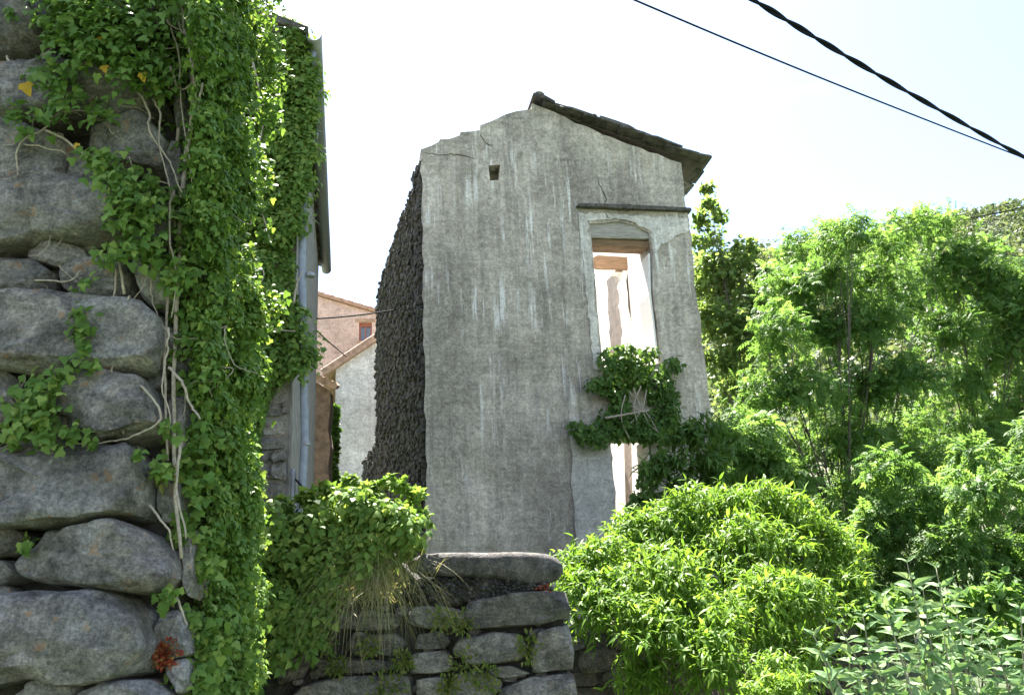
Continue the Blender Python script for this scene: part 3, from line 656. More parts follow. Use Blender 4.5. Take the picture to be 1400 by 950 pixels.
# roof slabs left on the right slope
rg, re_ = np.array(top[11]), np.array(FA.uv(966, 226)); 
rdir = (re_-rg)/np.linalg.norm(re_-rg); rn = np.array([-rdir[1], rdir[0]]); Lr = np.linalg.norm(re_-rg)
rfb = mk('roof', *(lambda m_: (m_.v, m_.f))(MB().hexa([FA.p(*(rg+rdir*.1+rn*.015), -.08), FA.p(*(rg+rdir*(Lr-.12)+rn*.015), -.08), FA.p(*(rg+rdir*(Lr-.12)+rn*.01), -.7), FA.p(*(rg+rdir*.1+rn*.01), -.7),
     FA.p(*(rg+rdir*.1+rn*.05), -.08), FA.p(*(rg+rdir*(Lr-.12)+rn*.05), -.08), FA.p(*(rg+rdir*(Lr-.12)+rn*.05), -.7), FA.p(*(rg+rdir*.1+rn*.05), -.7)])), MT['darkwood'], rh)
for row in range(4):
    s = 0.; i = 0
    while s < Lr-.1:
        w = RNG.uniform(.24, .6); tilt = RNG.uniform(.0, .16); th = RNG.uniform(.025, .06)
        o1 = (.12+RNG.uniform(-.04, .05)) if row == 0 else -.02-.42*(row-1)-.3; o0 = o1-RNG.uniform(.42, .55)
        if (row > 1 and s < Lr-.9) or (row and RNG.random() < .12): s += w*.7; continue
        a = rg+rdir*(s-.03)+rn*(.02+.035*RNG.random()); e = rdir*math.cos(tilt)+rn*math.sin(tilt)*.8; n2 = np.array([-e[1], e[0]]); b_ = a+e*min(w+.08, Lr-s+.1)
        jj = lambda: RNG.normal()*.018
        V = []
        for p_, oo in ((a, o0), (b_, o0), ((a+b_)/2+rdir*jj(), o1+.03), (b_, o1-.04), (a, o1+jj())): pass
        ring = [(a, o0), (b_+rdir*jj(), o0), (b_+rdir*jj(), o1-.05), (b_-e*.07, o1+jj()*.5), (a+e*.2, o1+.02+jj()), (a, o1+jj())]
        V = [FA.p(*(q+rn*jj()*.3), oo) for q, oo in ring]+[FA.p(*(q+n2*th+rdir*jj()*.6), oo+jj()*.6) for q, oo in ring]
        k = len(ring); f = [tuple(range(k-1, -1, -1)), tuple(range(k, 2*k))]+[(j_, (j_+1) % k, (j_+1) % k+k, j_+k) for j_ in range(k)]
        mk('slate', V, f, MT['slate'], rfb); s += w*RNG.uniform(.62, .8); i += 1
for x, y, r in ((737, 134, .075), (812, 163, .05), (884, 193, .04), (905, 200, .075), (920, 204, .07), (838, 175, .05)):
    c = FA.uv(x, y-4); X, f = stone_geo(FA, [(c[0]+math.cos(q)*r*RNG.uniform(.9, 1.5), c[1]+math.sin(q)*r*RNG.uniform(.6, .9)) for q in np.linspace(0, 6.28, 9)[:-1]], r, -.02, 12, 7, .02, .5, seed=int(x)); mk('ridge_stone', X, f, MT['slate'], rfb)

# ================================================================== NEAR BOULDER WALL
NW = Plane((-1.28, 3.2, 0), 0)
nw = base('boulder_wall', (-2.2, 3.5, 0), 'high dry stone wall of big rounded grey boulders at left', 'wall')
NS = [  # outlines in the photograph, laid onto the wall's own plane
 ([(-70,8),(-20,-12),(40,2),(72,30),(75,62),(48,76),(-10,80),(-70,70)], .17, 0),
 ([(-60,108),(20,98),(100,92),(165,98),(215,120),(222,145),(190,166),(120,160),(60,165),(-60,172)], .16, 0),
 ([(128,178),(165,160),(205,168),(228,195),(222,228),(170,232),(130,218)], .15, -.03),
 ([(-60,182),(10,172),(70,180),(98,205),(92,245),(40,262),(-60,262)], .15, -.03),
 ([(100,205),(125,215),(128,240),(100,250),(88,235)], .09, -.05),
 ([(-60,268),(20,262),(90,250),(150,258),(175,285),(170,318),(120,330),(50,338),(-10,345),(-60,335)], .17, .02),
 ([(38,338),(80,330),(118,338),(120,355),(80,366),(45,358)], .1, -.03),
 ([(-50,356),(5,350),(45,356),(78,378),(72,402),(20,410),(-50,414)], .14, 0),
 ([(88,368),(130,350),(172,358),(182,395),(160,412),(105,408),(85,392)], .13, -.04),
 ([(180,350),(215,345),(238,370),(236,412),(205,420),(184,402)], .13, -.05),
 ([(-60,424),(30,414),(110,410),(190,412),(222,440),(226,480),(212,512),(160,514),(90,516),(20,506),(-60,500)], .19, .03),
 ([(-50,512),(10,506),(36,522),(38,556),(18,584),(-50,588)], .15, -.01),
 ([(66,530),(90,514),(150,510),(200,522),(222,556),(222,594),(190,608),(130,602),(80,592),(62,560)], .16, .01),
 ([(14,598),(50,588),(108,596),(116,610),(70,618),(18,614)], .11, -.02),
 ([(-60,626),(40,616),(110,608),(180,608),(204,640),(207,690),(190,715),(110,718),(20,722),(-60,716)], .19, .03),
 ([(-40,728),(20,722),(44,736),(38,756),(-5,764),(-40,760)], .12, -.04),
 ([(-40,768),(10,764),(32,776),(30,792),(-10,800),(-40,798)], .12, -.05),
 ([(34,760),(60,730),(110,718),(170,718),(210,732),(240,758),(240,790),(214,816),(160,810),(100,802),(44,808)], .18, .02),
 ([(-60,820),(20,816),(90,808),(160,812),(200,842),(208,880),(194,918),(130,928),(60,922),(-60,950)], .20, .04),
 ([(15,955),(50,930),(105,924),(118,940),(112,975),(15,985)], .14, -.02),
 ([(108,950),(150,930),(205,930),(238,945),(240,985),(112,990)], .16, .0),
 ([(206,645),(228,640),(244,665),(240,702),(214,706)], .12, -.08),
 ([(206,848),(235,830),(254,850),(254,896),(222,908),(206,890)], .13, -.09),
 ([(214,905),(250,902),(256,945),(238,950)], .12, -.08),
 ([(160,8),(200,-10),(236,10),(234,45),(200,58),(166,40)], .14, -.03),
 ([(76,-30),(130,-35),(150,0),(140,50),(96,60),(78,30)], .14, -.04),
 ([(224,195),(244,190),(252,240),(232,262),(220,236)], .12, -.08),
 ([(186,262),(226,268),(240,310),(222,342),(184,340),(178,300)], .14, -.05),
 ([(228,440),(246,446),(250,500),(232,515),(224,480)], .12, -.09),
 ([(224,540),(248,530),(254,600),(236,635),(222,600)], .12, -.09),
 ([(225,90),(246,80),(254,140),(240,180),(226,150)], .12, -.09),
 ([(-60,86),(0,84),(60,86),(120,88),(126,94),(60,98),(-60,104)], .08, -.04),
 ([(240,720),(256,716),(258,800),(246,826),(242,780)], .1, -.1),
]
for i, (pts, dep, off) in enumerate(NS):
    big = (max(p[0] for p in pts)-min(p[0] for p in pts)) > 90
    X, f = stone_geo(NW, px_poly(NW, pts), dep, off-dep*.35, 72 if big else 34, 31 if big else 15, .034, .20, 9, seed=i); sharp(mk('stone', X, f, MT['bigstone'], nw, True))
uE = NW.uv(250, 500)[0]
plate('core', NW, ragged([(-3.5, 0), (uE, 0), (uE-.0, 2.6), (uE, 4.9), (-3.5, 4.9)], .2, .015), [], .36, MT['mortar'], nw, .12, .05, -.14)
for k in range(90):                          # small packing stones set back in the joints
    x, y = RNG.uniform(-20, 245), RNG.uniform(-20, 950); c = NW.uv(x, y, -.08); a_, b_ = RNG.uniform(.03, .07), RNG.uniform(.015, .035)
    X, f = stone_geo(NW, [(c[0]+a_*math.cos(q)*RNG.uniform(.8, 1.1), c[1]+b_*math.sin(q)*RNG.uniform(.8, 1.1)) for q in np.linspace(0, 6.28, 8)[:-1]], .05, -.09, 12, 7, .02, .3, 4, seed=k); mk('packing_stone', X, f, MT['bigstone'], nw)
for k in range(16):                          # stones of the wall's short return, mostly under ivy
    z = .1+k*.30; RP = Plane((-1.28+uE+.02, 3.36, 0), 0, side=True); RP.n = np.array([1., 0, 0]); RP.d = np.array([0, 1., 0])
    X, f = stone_geo(RP, [(-.02, z), (.15, z-.02), (.3, z+.02), (.32, z+.22), (.15, z+.27), (-.02, z+.25)], .1, -.12, 20, 9, .02, .25, seed=k+60); mk('stone', X, f, MT['bigstone'], nw, True)

# ================================================================== LOW WALL with round coping stone
LW = Plane(atY(783, 900, 5), 0); LW.o[2] = 0
lw = base('low_wall', LW.p(-.6, 0, -.2), 'low mossy schist garden wall topped by a long rounded coping stone', 'wall')
LS_ = [
 ([(640,822),(700,812),(772,807),(779,830),(777,848),(715,856),(652,862),(640,845)], .13, .0),
 ([(622,868),(665,864),(714,865),(718,884),(710,906),(655,911),(622,892)], .13, .0),
 ([(730,866),(778,853),(784,880),(783,914),(728,918),(723,890)], .13, .0),
 ([(684,942),(726,924),(782,919),(788,950),(788,990),(690,990)], .14, .01),
 ([(560,828),(600,826),(636,836),(640,858),(600,862),(558,853)], .12, -.03),
 ([(566,868),(605,862),(618,874),(606,888),(568,886)], .1, -.03),
 ([(560,893),(610,888),(622,900),(612,918),(560,920)], .1, -.02),
 ([(402,934),(470,926),(556,921),(566,935),(562,962),(402,985)], .13, .0),
 ([(570,930),(606,924),(612,950),(610,980),(572,985)], .12, -.02),
 ([(436,906),(480,900),(530,904),(556,914),(480,922),(436,920)], .09, -.04),
 ([(368,900),(408,884),(430,896),(412,926),(370,940)], .12, -.03),
 ([(614,925),(650,915),(690,925),(684,945),(640,965),(616,960)], .11, -.03),
 ([(722,862),(736,858),(735,866),(722,870)], .05, .0),
 ([(655,912),(700,910),(725,920),(690,928)], .06, -.01),
 ([(470,870),(540,866),(556,880),(540,896),(476,898)], .1, -.05),
 ([(440,836),(500,832),(548,840),(540,860),(450,864)], .1, -.06),
]
for i, (pts, dep, off) in enumerate(LS_):
    X, f = stone_geo(LW, px_poly(LW, pts), dep, off-dep*.6, 56, 19, .02, .12, 7, seed=i+20); sharp(mk('stone', X, f, MT['wallstone'], lw, True))
for k in range(60):
    x, y = RNG.uniform(380, 775), RNG.uniform(822, 950); c = LW.uv(x, y, -.08); a_, b_ = RNG.uniform(.025, .07), RNG.uniform(.012, .03)
    X, f = stone_geo(LW, [(c[0]+a_*math.cos(q)*RNG.uniform(.8, 1.1), c[1]+b_*math.sin(q)*RNG.uniform(.8, 1.1)) for q in np.linspace(0, 6.28, 8)[:-1]], .05, -.075, 12, 7, .02, .3, 4, seed=k+200); mk('packing_stone', X, f, MT['wallstone'], lw)
lt = LW.uv(600, 800)[1]; lu = LW.uv(250, 900)[0]
for row in range(9):                         # stones under the ivy and round the wall's right end
    z = .05+row*.155; u = lu-.1+.1*(row % 2)
    while u < .3:
        w = RNG.uniform(.25, .5)
        if z > .98 and u+w > LW.uv(366, 900)[0]: break
        V, f = rough_box(LW, u, min(u+w-.02, .02), z, z+.14, -.2, RNG.uniform(-.02, .03), .012) if u < -.05 else (None, None)
        if V is not None: mk('stone', V, f, MT['wallstone'], lw)
        u += w
uL, uRw = lu-.2, LW.uv(774, 900)[0]; zl1 = LW.uv(574, 826)[1]; zl2 = LW.uv(420, 730)[1]; zl3 = LW.uv(760, 812)[1]
plate('core', LW, ragged([(uL, 0), (uRw, 0), (uRw, zl3-.02), (LW.uv(660, 800)[0], lt-.02), (LW.uv(575, 790)[0], lt+.0), (LW.uv(520, 740)[0], zl2-.05), (uL, zl2)], .2, .015), [], .5, MT['mortar'], lw, .12, .03, -.10)
# pebbly mortar bed under the coping
bed = px_poly(LW, [(566, 793), (600, 790), (700, 792), (752, 796), (756, 804), (700, 812), (650, 820), (610, 828), (574, 828), (560, 815)])
mbp = MB(); B = np.array(bed)
G = RNG.uniform(B.min(0), B.max(0), (900, 2)); G = G[inpoly(G, bed)]
for g in G:
    r = RNG.uniform(.006, .015); V = [LW.p(g[0]+r*RNG.uniform(.8, 1.6)*math.cos(q), g[1]+r*math.sin(q), .0) for q in np.linspace(0, 6.28, 7)[:-1]]+[LW.p(g[0], g[1], .02+r)]
    o_ = RNG.uniform(-.03, .01)
    V = [v+LW.n*o_ for v in V]; mbp.add(V, [(i, (i+1) % 6, 6) for i in range(6)])
X, f = stone_geo(LW, bed, .16, -.16, 36, 9, .02, .3, seed=9); mbp.add(X, f)
mbp.build('mortar_bed', MT['cap'], lw, kind='stuff')
X, f = stone_geo(LW, px_poly(LW, [(540,772),(570,758),(640,755),(710,754),(752,757),(768,764),(770,782),(758,796),(730,799),(680,793),(620,788),(560,786)]), .16, -.12, 60, 21, .014, .42, seed=44); mk('coping_stone', X, f, MT['cap'], lw, True)

# brown wall in shadow under the shrub
BW = Plane(atY(850, 920, 8.2), 0); BW.o[2] = 0
bw = base('earthy_wall', BW.p(0, .3, -.2), 'dark brown earthy stone wall under the bright green shrub', 'wall')
plate('core', BW, ragged([(-.9, .2), (2.2, .2), (2.2, 1.55), (-.9, 1.6)], .2, .03), [], .4, MT['mortar'], bw, .2, .05, -.1)
z = .5
while z < 1.55:
    h = RNG.uniform(.10, .17); u = -.9
    while u < 2.1:
        w = RNG.uniform(.2, .5); V, f = rough_box(BW, u, u+w-.03, z, z+h*.9, -.2, RNG.uniform(-.08, .0), .015); mk('stone', V, f, MT['rubble'], bw); u += w
    z += h

# ================================================================== IVY
def ivy_sheet(pl, poly, n, size, thick, clumps=0, cr_=(.1, .25), T=T_IVYS, holes=(), seed=0, fall=.0):
    """leaves over the part of a wall inside a photo outline: a flat layer and bulging clumps"""
    A = np.array(poly, float); lo, hi = A.min(0), A.max(0); P, Ax, Nn, Z = [], [], [], []
    def inside(m):
        G = RNG.uniform(lo, hi, (m, 2)); k = inpoly(G, poly)
        for h in holes: k &= ~inpoly(G, h)
        return G[k]
    G = inside(n)
    pts = np.array([pl.px(x, y, 0) for x, y in G]); th = thick*(.35+.65*np.clip(.5+.8*wob(pts, 2.2, seed), 0, 1.3))*RNG.random(len(G))**.6
    P.append(pts+pl.n*th[:, None]); k = len(G)
    Ax.append(norm(-UP*1.0+rv(k)*.75+pl.n*.25)); Nn.append(norm(pl.n+UP*.45+rv(k)*.5)); Z.append(size*RNG.uniform(.55, 1.2, k))
    if clumps:
        for x, y in inside(clumps):
            c = pl.px(x, y, 0); r = RNG.uniform(*cr_); k = int(230*(r/.2)**2*(.055/size)**2*.6)+6; d = norm(rv(k)+pl.n*.9+UP*.25)
            P.append(c+pl.n*thick*.4+d*r*RNG.uniform(.75, 1.08, k)[:, None]*np.array([1, 1, .9])); Ax.append(norm(d*.3-UP*.8+rv(k)*.7)); Nn.append(norm(d+UP*.5+rv(k)*.4)); Z.append(size*RNG.uniform(.6, 1.25, k))
    return [np.concatenate(q) for q in (P, Ax, Nn, Z)]
def cat_(*s): return [np.concatenate([q[i] for q in s]) for i in range(4)]
def stems(pl, lines, off, r, par, mat='ivystem', name='stem'):
    for ln in lines:
        p = [pl.px(x, y, off+RNG.uniform(-.01, .02)) for x, y in ln]; q = spline(p, 6)
        q = q+np.cumsum(RNG.normal(size=q.shape), 0)*.0028; MB().tube(q, np.linspace(r, r*.5, len(q))*RNG.uniform(.8, 1.2), 6).build(name, MT[mat], par, True)

def clumps_px(lst, Y, jy=.3, sc=1.0):
    out = []
    for it in lst:
        x, y, r = it[:3]; yy = Y+(it[3] if len(it) > 3 else RNG.uniform(-jy, jy)); c = atY(x, y, yy); out.append((c, r/F*yy*sc))
    return out
# ivy over the house gable
iv1 = base('ivy', LH.p(-1.2, .0, .1), 'thick curtain of glossy green ivy climbing the gable of the left house', 'ivy')
hp_ = [(215,-30),(362,-30),(372,20),(392,45),(412,75),(424,110),(430,160),(428,200),(424,260),(412,290),(402,330),(404,400),(415,440),(424,490),(402,515),(372,530),(362,580),(352,650),(345,700),(330,760),(250,800),(225,600),(215,300)]
q1_ = ivy_sheet(LH, hp_, 30000, .052, .16, 330, (.10, .22), T_IVYS, seed=2)
q2_ = ivy_sheet(LH, [(340,440),(385,480),(380,520),(350,600),(360,700),(330,720),(330,500)], 900, .06, .1, 0)
q3_ = ivy_sheet(LH, [(385,40),(418,75),(432,130),(430,200),(426,262),(412,280),(395,200),(385,100)], 1500, .06, .3, 50, (.10, .17))
leaves('foliage', T_IVYS, *cat_(q1_, q2_, q3_), MT['ivy'], iv1, rshift=.14)
stems(LH, [[(290,324),(306,347),(337,356),(362,374),(360,388)], [(280,733),(306,784),(306,821),(324,854)], [(300,420),(340,445),(405,455)], [(345,80),(360,160),(350,240),(372,330)], [(402,415),(406,390),(414,370)], [(262,560),(290,590),(300,640)]], .22, .010, iv1)
# ivy over the boulder wall
iv2 = base('ivy', (-1.6, 3.0, 0), 'woody ivy with pale twisted stems creeping across the boulder wall', 'ivy')
BL = [(95,-5,55,1),(150,20,55,1),(205,-10,60,.8),(110,50,45,1),(165,75,38,.8),(205,92,36,.6),(70,100,32,.8),(250,60,55,.9),(272,130,46,.9),(290,200,55,.8),(215,112,26,.3),(95,128,26,.5),(28,150,20,.5),(75,150,25,.5),(30,175,14,.4),
      (135,150,22,.6),(145,225,26,.9),(175,245,26,.8),(120,215,18,.6),(165,262,32,1),(205,255,22,.4),(262,215,40,.8),(200,290,32,.7),(245,290,36,.8),(262,345,48,1),(165,300,22,.6),(150,345,20,.7),(178,335,22,.8),(205,345,22,.5),(240,375,26,.7),(262,420,38,.9),
      (115,385,12,.5),(112,425,14,.7),(108,450,15,.9),(110,475,13,.8),(128,498,11,.7),(95,500,13,.7),(75,520,20,.8),(50,545,28,1),(30,570,25,.9),(60,590,26,.8),(100,590,16,.6),(20,600,18,.5),(125,600,10,.5),
      (255,470,30,.8),(268,530,34,.9),(262,600,34,.9),(222,640,16,.8),(232,585,14,.4),(262,660,30,.9),(255,720,24,.8),(270,770,30,.9),(228,812,14,.7),(258,840,16,.7),(278,880,34,.9),(268,930,34,.9),(250,735,14,.6),(35,745,9,.5),(190,620,8,.4),(70,35,25,.7),(15,15,14,.3),(60,-15,30,.8)]
P, A, Nn, Z = [], [], [], []
for x, y, r, dn in BL:
    k = int(r*r*.12*dn*(1.15 if x < 200 else 1.6))+5; G = RNG.normal(size=(k, 2))*r*.5+np.array([x, y]); off = RNG.random(k)**.7*(.05+.16*min(1, r/45))+.07*(x < 200)
    if x > 240: off = off-.10-(x-240)*.004
    P.append(np.array([NW.px(gx, gy, o_) for (gx, gy), o_ in zip(G, off)])); A.append(norm(-UP*.8+rv(k)*.85+NW.n*.3)); Nn.append(norm(NW.n*.9+UP*.6+rv(k)*.5)); Z.append(RNG.uniform(.022, .044, k))
for y_ in range(-20, 940, 26):               # loose shoots hanging out past the wall's corner
    x_ = RNG.uniform(315, 378) if y_ < 460 else RNG.uniform(305, 345); r_ = RNG.uniform(14, 34); k = int(r_*r_*.17); c_ = atY(x_, y_, 3.62+RNG.uniform(-.1, .15))
    P.append(c_+RNG.normal(size=(k, 3))*np.array([.35, .4, .7])*r_/F*3.6); A.append(norm(-UP*.8+rv(k)*.85)); Nn.append(norm(NW.n*.8+UP*.6+rv(k)*.5)); Z.append(RNG.uniform(.018, .036, k))
P, A, Nn, Z = [np.concatenate(q) for q in (P, A, Nn, Z)]
rq = ivy_sheet(RP, [(246,-40),(306,-40),(314,60),(314,160),(310,300),(322,500),(318,700),(330,960),(262,960),(258,700),(250,400)], 10500, .027, .15, 210, (.04, .10), seed=4)
keepm = (wob(rq[0], 5, 6)+wob(rq[0], 13, 2)*.6 > -.42); rq = [q[keepm] for q in rq]
P, A, Nn, Z = cat_((P, A, Nn, Z), rq)
# the largest ivy leaves are single pieces, the rest one mass
order = np.argsort(-(Z*(P[:, 1] < 3.25))); vis = [i for i in order if (lambda s: 0 < s)(1)][:280]; rest = np.setdiff1d(np.arange(len(Z)), vis)
leaves('foliage', T_IVY, P[rest], A[rest], Nn[rest], Z[rest], MT['ivy'], iv2)
def leaf_mesh(name, T, mat, seed=0):
    me = bpy.data.meshes.new(name); V = T[0].copy(); V[:, 2] += np.random.default_rng(seed).normal(size=len(V))*.03
    me.from_pydata(V.tolist(), [], T[1].tolist()); me.materials.append(mat); me.update(); return me
def leaf_obj(me, p, a, n, s, par, name='leaf', wide=1.):
    a = a/np.linalg.norm(a); n = n-a*np.dot(n, a); n /= np.linalg.norm(n)+1e-9; x = np.cross(a, n); q = p-origin(par)
    o = bpy.data.objects.new(name, me); COL.objects.link(o); o.parent = par
    o.matrix_basis = Matrix(((x[0]*s*wide, a[0]*s, n[0]*s, q[0]), (x[1]*s*wide, a[1]*s, n[1]*s, q[1]), (x[2]*s*wide, a[2]*s, n[2]*s, q[2]), (0, 0, 0, 1))); return o
LM = [leaf_mesh('ivy_leaf', T_IVY, MT['ivyobj'], s) for s in range(4)]; LY = leaf_mesh('yellow_ivy_leaf', T_IVY, MT['yellow'])
for j, i in enumerate(vis): leaf_obj(LM[j % 4], P[i], A[i], Nn[i], Z[i]*1.12, iv2)
for x, y, s in ((33, 122, .06), (142, 98, .04), (194, 108, .04), (106, 204, .028), (138, 58, .035)):
    tag(leaf_obj(LY, NW.px(x, y-8, .22), -UP+rv(1)[0]*.5, NW.n+UP*.4, s, iv2), 'yellowed ivy leaf')
VN = [[(229,448),(229,482),(226,536),(232,586)], [(229,502),(249,519),(263,556),(276,576)], [(178,404),(165,445),(167,475),(157,509),(165,542),(172,586)], [(84,522),(111,532),(158,539)],
      [(165,512),(189,526),(212,549),(215,576),(178,593),(145,600),(84,603)], [(158,367),(155,401),(125,418),(118,431)], [(34,382),(94,379),(111,364)], [(0,264),(17,269),(40,296),(67,310),(94,320)],
      [(24,259),(25,202),(57,178),(88,157),(138,157),(148,178),(165,195),(178,236)], [(30,199),(61,205),(88,212)], [(182,111),(202,152),(205,178),(229,215),(251,263)], [(207,135),(219,162),(219,202),(236,269)],
      [(232,91),(249,121),(286,98)], [(212,0),(229,20),(236,40),(256,57)], [(276,114),(269,148),(279,162),(276,199)], [(10,77),(34,93),(74,64)], [(0,646),(37,637),(88,615)], [(240,817),(254,854)],
      [(-10,285),(30,300),(60,318),(100,322)], [(236,-10),(246,30),(262,60),(264,110)], [(245,-10),(252,40),(262,90),(270,150)], [(88,157),(100,120),(120,100)], [(170,404),(160,340),(168,300)],
      [(236,269),(232,330),(240,390),(232,440)], [(61,178),(100,196),(130,222)], [(222,-10),(240,60),(246,140),(262,250)], [(60,530),(90,520),(104,470),(112,430)], [(25,590),(40,560),(70,548)], [(205,690),(228,720),(240,760)], [(246,610),(240,680),(252,740)]]
stems(NW, VN, .07, .0055, iv2)
for k_ in range(46):                         # fine dead runners between the leaves
    x, y = RNG.uniform(0, 300), RNG.uniform(-10, 560); L_ = [(x, y)]
    for _ in range(4): L_.append((L_[-1][0]+RNG.normal()*16, L_[-1][1]+RNG.uniform(-4, 34)))
    stems(NW, [L_], .05 if x < 240 else -.02, .0028, iv2)
stems(NW, [[(238,20),(250,90),(246,200),(238,330),(232,480),(240,640)], [(256,0),(268,120),(258,260),(250,420),(246,600),(258,760)]], -.02, .011, iv2)
# ivy and bramble mass tumbling over the low wall
iv3 = base('ivy', LW.p(-1.1, 0, .1), 'leafy green ivy mound spilling over the left end of the low wall', 'ivy')
mp_ = [(245,690),(330,715),(360,712),(420,700),(440,690),(480,682),(520,684),(560,690),(572,715),(568,745),(545,775),(500,785),(470,800),(452,850),(440,880),(400,885),(375,890),(350,930),(330,960),(240,960)]
q1_ = ivy_sheet(LW, mp_, 8500, .046, .22, 230, (.06, .15), seed=5); q1_[0][:, 1] -= .02
q4_ = clump_leaves(clumps_px([(345,712,20),(385,700,18),(420,690,17),(448,676,15),(478,668,17),(508,674,14),(535,668,16),(562,684,16),(575,712,14),(560,752,16),(500,730,20),(450,740,20)], 5.0, .08), 420, .044, shoot=1.0, droop=.3)
leaves('foliage', T_IVYS, *cat_(q1_, q4_), MT['ivy'], iv3, rshift=.05)
stems(LW, [[(330,740),(370,780),(380,850)], [(400,720),(440,760),(480,770)], [(300,780),(330,860),(350,920)]], .1, .008, iv3)
# ivy on the ruin, round the window sill and door
iv4 = base('ivy', FA.p(2.0, 1.2, .1), 'dark green creeper hanging from the sill of the ruined window', 'ivy')
cp = [(818,482),(840,474),(868,480),(886,488),(900,498),(922,496),(926,508),(905,520),(922,530),(926,545),(915,570),(925,590),(890,605),(850,606),(810,605),(785,600),(772,588),(776,580),(800,584),(824,572),(846,575),(828,560),(836,545),(806,530),(825,520),(822,500)]
holes = [[(855,535),(880,530),(888,560),(872,570),(858,560)]]
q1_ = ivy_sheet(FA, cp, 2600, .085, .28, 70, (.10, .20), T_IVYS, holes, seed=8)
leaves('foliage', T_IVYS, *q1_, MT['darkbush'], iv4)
stems(FA, [[(866,530),(872,548),(885,575),(900,590)], [(876,528),(866,552),(870,585)], [(860,535),(880,560),(905,600)], [(885,530),(878,560),(862,580)], [(855,540),(850,570),(862,600)]], .22, .012, iv4)
stems(FA, [[(828,571),(858,566),(888,560)]], .34, .018, iv4)
iv5 = base('ivy', FA.p(2.4, 1.0, .1), 'creeper growing up inside the ruined doorway beside the white jamb', 'ivy')
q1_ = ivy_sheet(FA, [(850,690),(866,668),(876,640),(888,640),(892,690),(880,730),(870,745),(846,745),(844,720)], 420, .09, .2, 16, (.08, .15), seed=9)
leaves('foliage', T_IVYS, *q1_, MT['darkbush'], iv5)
stems(FA, [[(880,760),(876,700),(884,640)]], .1, .015, iv5)

# ================================================================== SHRUBS AND TREES
def limbs(par, foot, cl, r, mat='bark', fork=.35, name='trunk', sub='branch'):
    foot = np.asarray(foot, float); cen = np.mean([c for c, _ in cl], 0); fk = foot+(cen-foot)*fork; fk[:2] = foot[:2]+(cen[:2]-foot[:2])*fork*.6
    mid = (foot+fk)/2+RNG.normal(size=3)*.06; tr = MB().tube(spline([foot, mid, fk], 6), np.linspace(r, r*.6, 13), 9).build(name, MT[mat], par, True)
    mb = MB()
    for c, rr in cl:
        m_ = fk+(c-fk)*.5+RNG.normal(size=3)*rr*.25-UP*.05; p = spline([fk, m_, c+UP*rr*.3], 6); MB().tube(p, np.linspace(r*.42, r*.06, len(p)), 6).build(sub, MT[mat], par, True)
        for k in range(4):
            e = c+rv(1)[0]*rr*.8; s = p[int(len(p)*.55)]; mb.tube(spline([s, (s+e)/2+RNG.normal(size=3)*.05, e], 4), np.linspace(r*.12, r*.03, 9), 5)
    mb.build('twigs', MT[mat], par, True, kind='stuff')
def bush(name, lst, Y, foot, label, cat, mat, leaf, per, T=T_LEAF, jy=.4, r=.06, group=None, **kw):
    cl = clumps_px(lst, Y, jy); fx, fy = foot; gz = float(height(fx, fy)); b_ = base(name, (fx, fy, gz), label, cat, group)
    limbs(b_, (fx, fy, gz-.1), cl, r, name='trunk' if cat == 'tree' else 'stem'); leaves('crown' if cat == 'tree' else 'foliage', T, *clump_leaves(cl, per, leaf, **kw), MT[mat], b_)
    return b_
bush('shrub', [(820,790,52,-.3),(870,760,55),(835,850,58,-.8),(900,820,62,-.6),(930,735,55,.3),(985,715,52,.4),(1050,700,45,.5),(960,790,65),(1030,770,62),(1095,735,52,.4),(1120,790,55),(900,890,52,-1.2),(960,870,60,-1.0),(1040,840,62,-.7),(1105,850,52,-.5),(800,815,36,-.6),(1150,750,35,.4),(985,930,55,-1.4),(880,945,40,-1.0),(1080,910,50,-1.0),(1155,830,40)],
     7.4, (1.6, 7.8), 'large bright yellow green shrub in full sun beside the low wall', 'shrub', 'shrub', .076, 380, T_LANCE, shoot=.65, droop=.4, upbias=.45)
bush('round_bush', [(1062,930,34),(1040,950,28),(1088,950,28),(1062,965,34)], 5.4, (1.65, 5.4), 'small rounded yellow green bush at the bottom beside the silvery plants', 'bush', 'shrub', .05, 700, T_LANCE, r=.02, shoot=.4)
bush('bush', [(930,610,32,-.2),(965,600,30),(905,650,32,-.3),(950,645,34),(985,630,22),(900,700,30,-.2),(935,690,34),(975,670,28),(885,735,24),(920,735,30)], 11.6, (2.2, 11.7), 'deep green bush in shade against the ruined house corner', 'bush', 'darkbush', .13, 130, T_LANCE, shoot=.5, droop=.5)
bush('ash_tree', [(1105,350,42),(1160,332,40),(1075,405,42),(1135,402,50),(1195,385,45),(1065,470,44),(1120,470,50),(1185,455,50),(1240,430,42),(1050,545,42),(1105,550,48),(1175,545,50),(1230,530,45),(1085,625,40),(1150,620,50),(1215,620,48),(1185,690,48),(1030,600,36),(1140,330,28),(1215,345,30),(1060,640,36),(1100,690,40),(1150,700,44),(1240,690,42),(1120,740,36),(1190,760,40)],
     15.5, (5.6, 15.6), 'feathery light green ash tree nearest the ruined house', 'tree', 'ash', .17, 46, T_PIN, 1.2, .065, shoot=1.3, droop=.3, inner=.3, sub=.36)
bush('ash_tree', [(1245,325,38),(1290,320,38),(1335,365,40),(1385,400,42),(1285,390,48),(1345,420,50),(1405,450,50),(1300,470,44),(1365,500,46),(1425,540,46),(1310,545,42),(1395,560,40),(1430,440,50),(1265,590,40),(1290,640,40),(1350,600,40),(1240,650,40),(1300,690,40),(1380,640,40),(1450,470,46)],
     16.5, (8.6, 16.8), 'spreading light green ash tree at the right edge of the view', 'tree', 'ash', .17, 46, T_PIN, 1.2, .06, shoot=1.3, droop=.3, inner=.3, sub=.36)
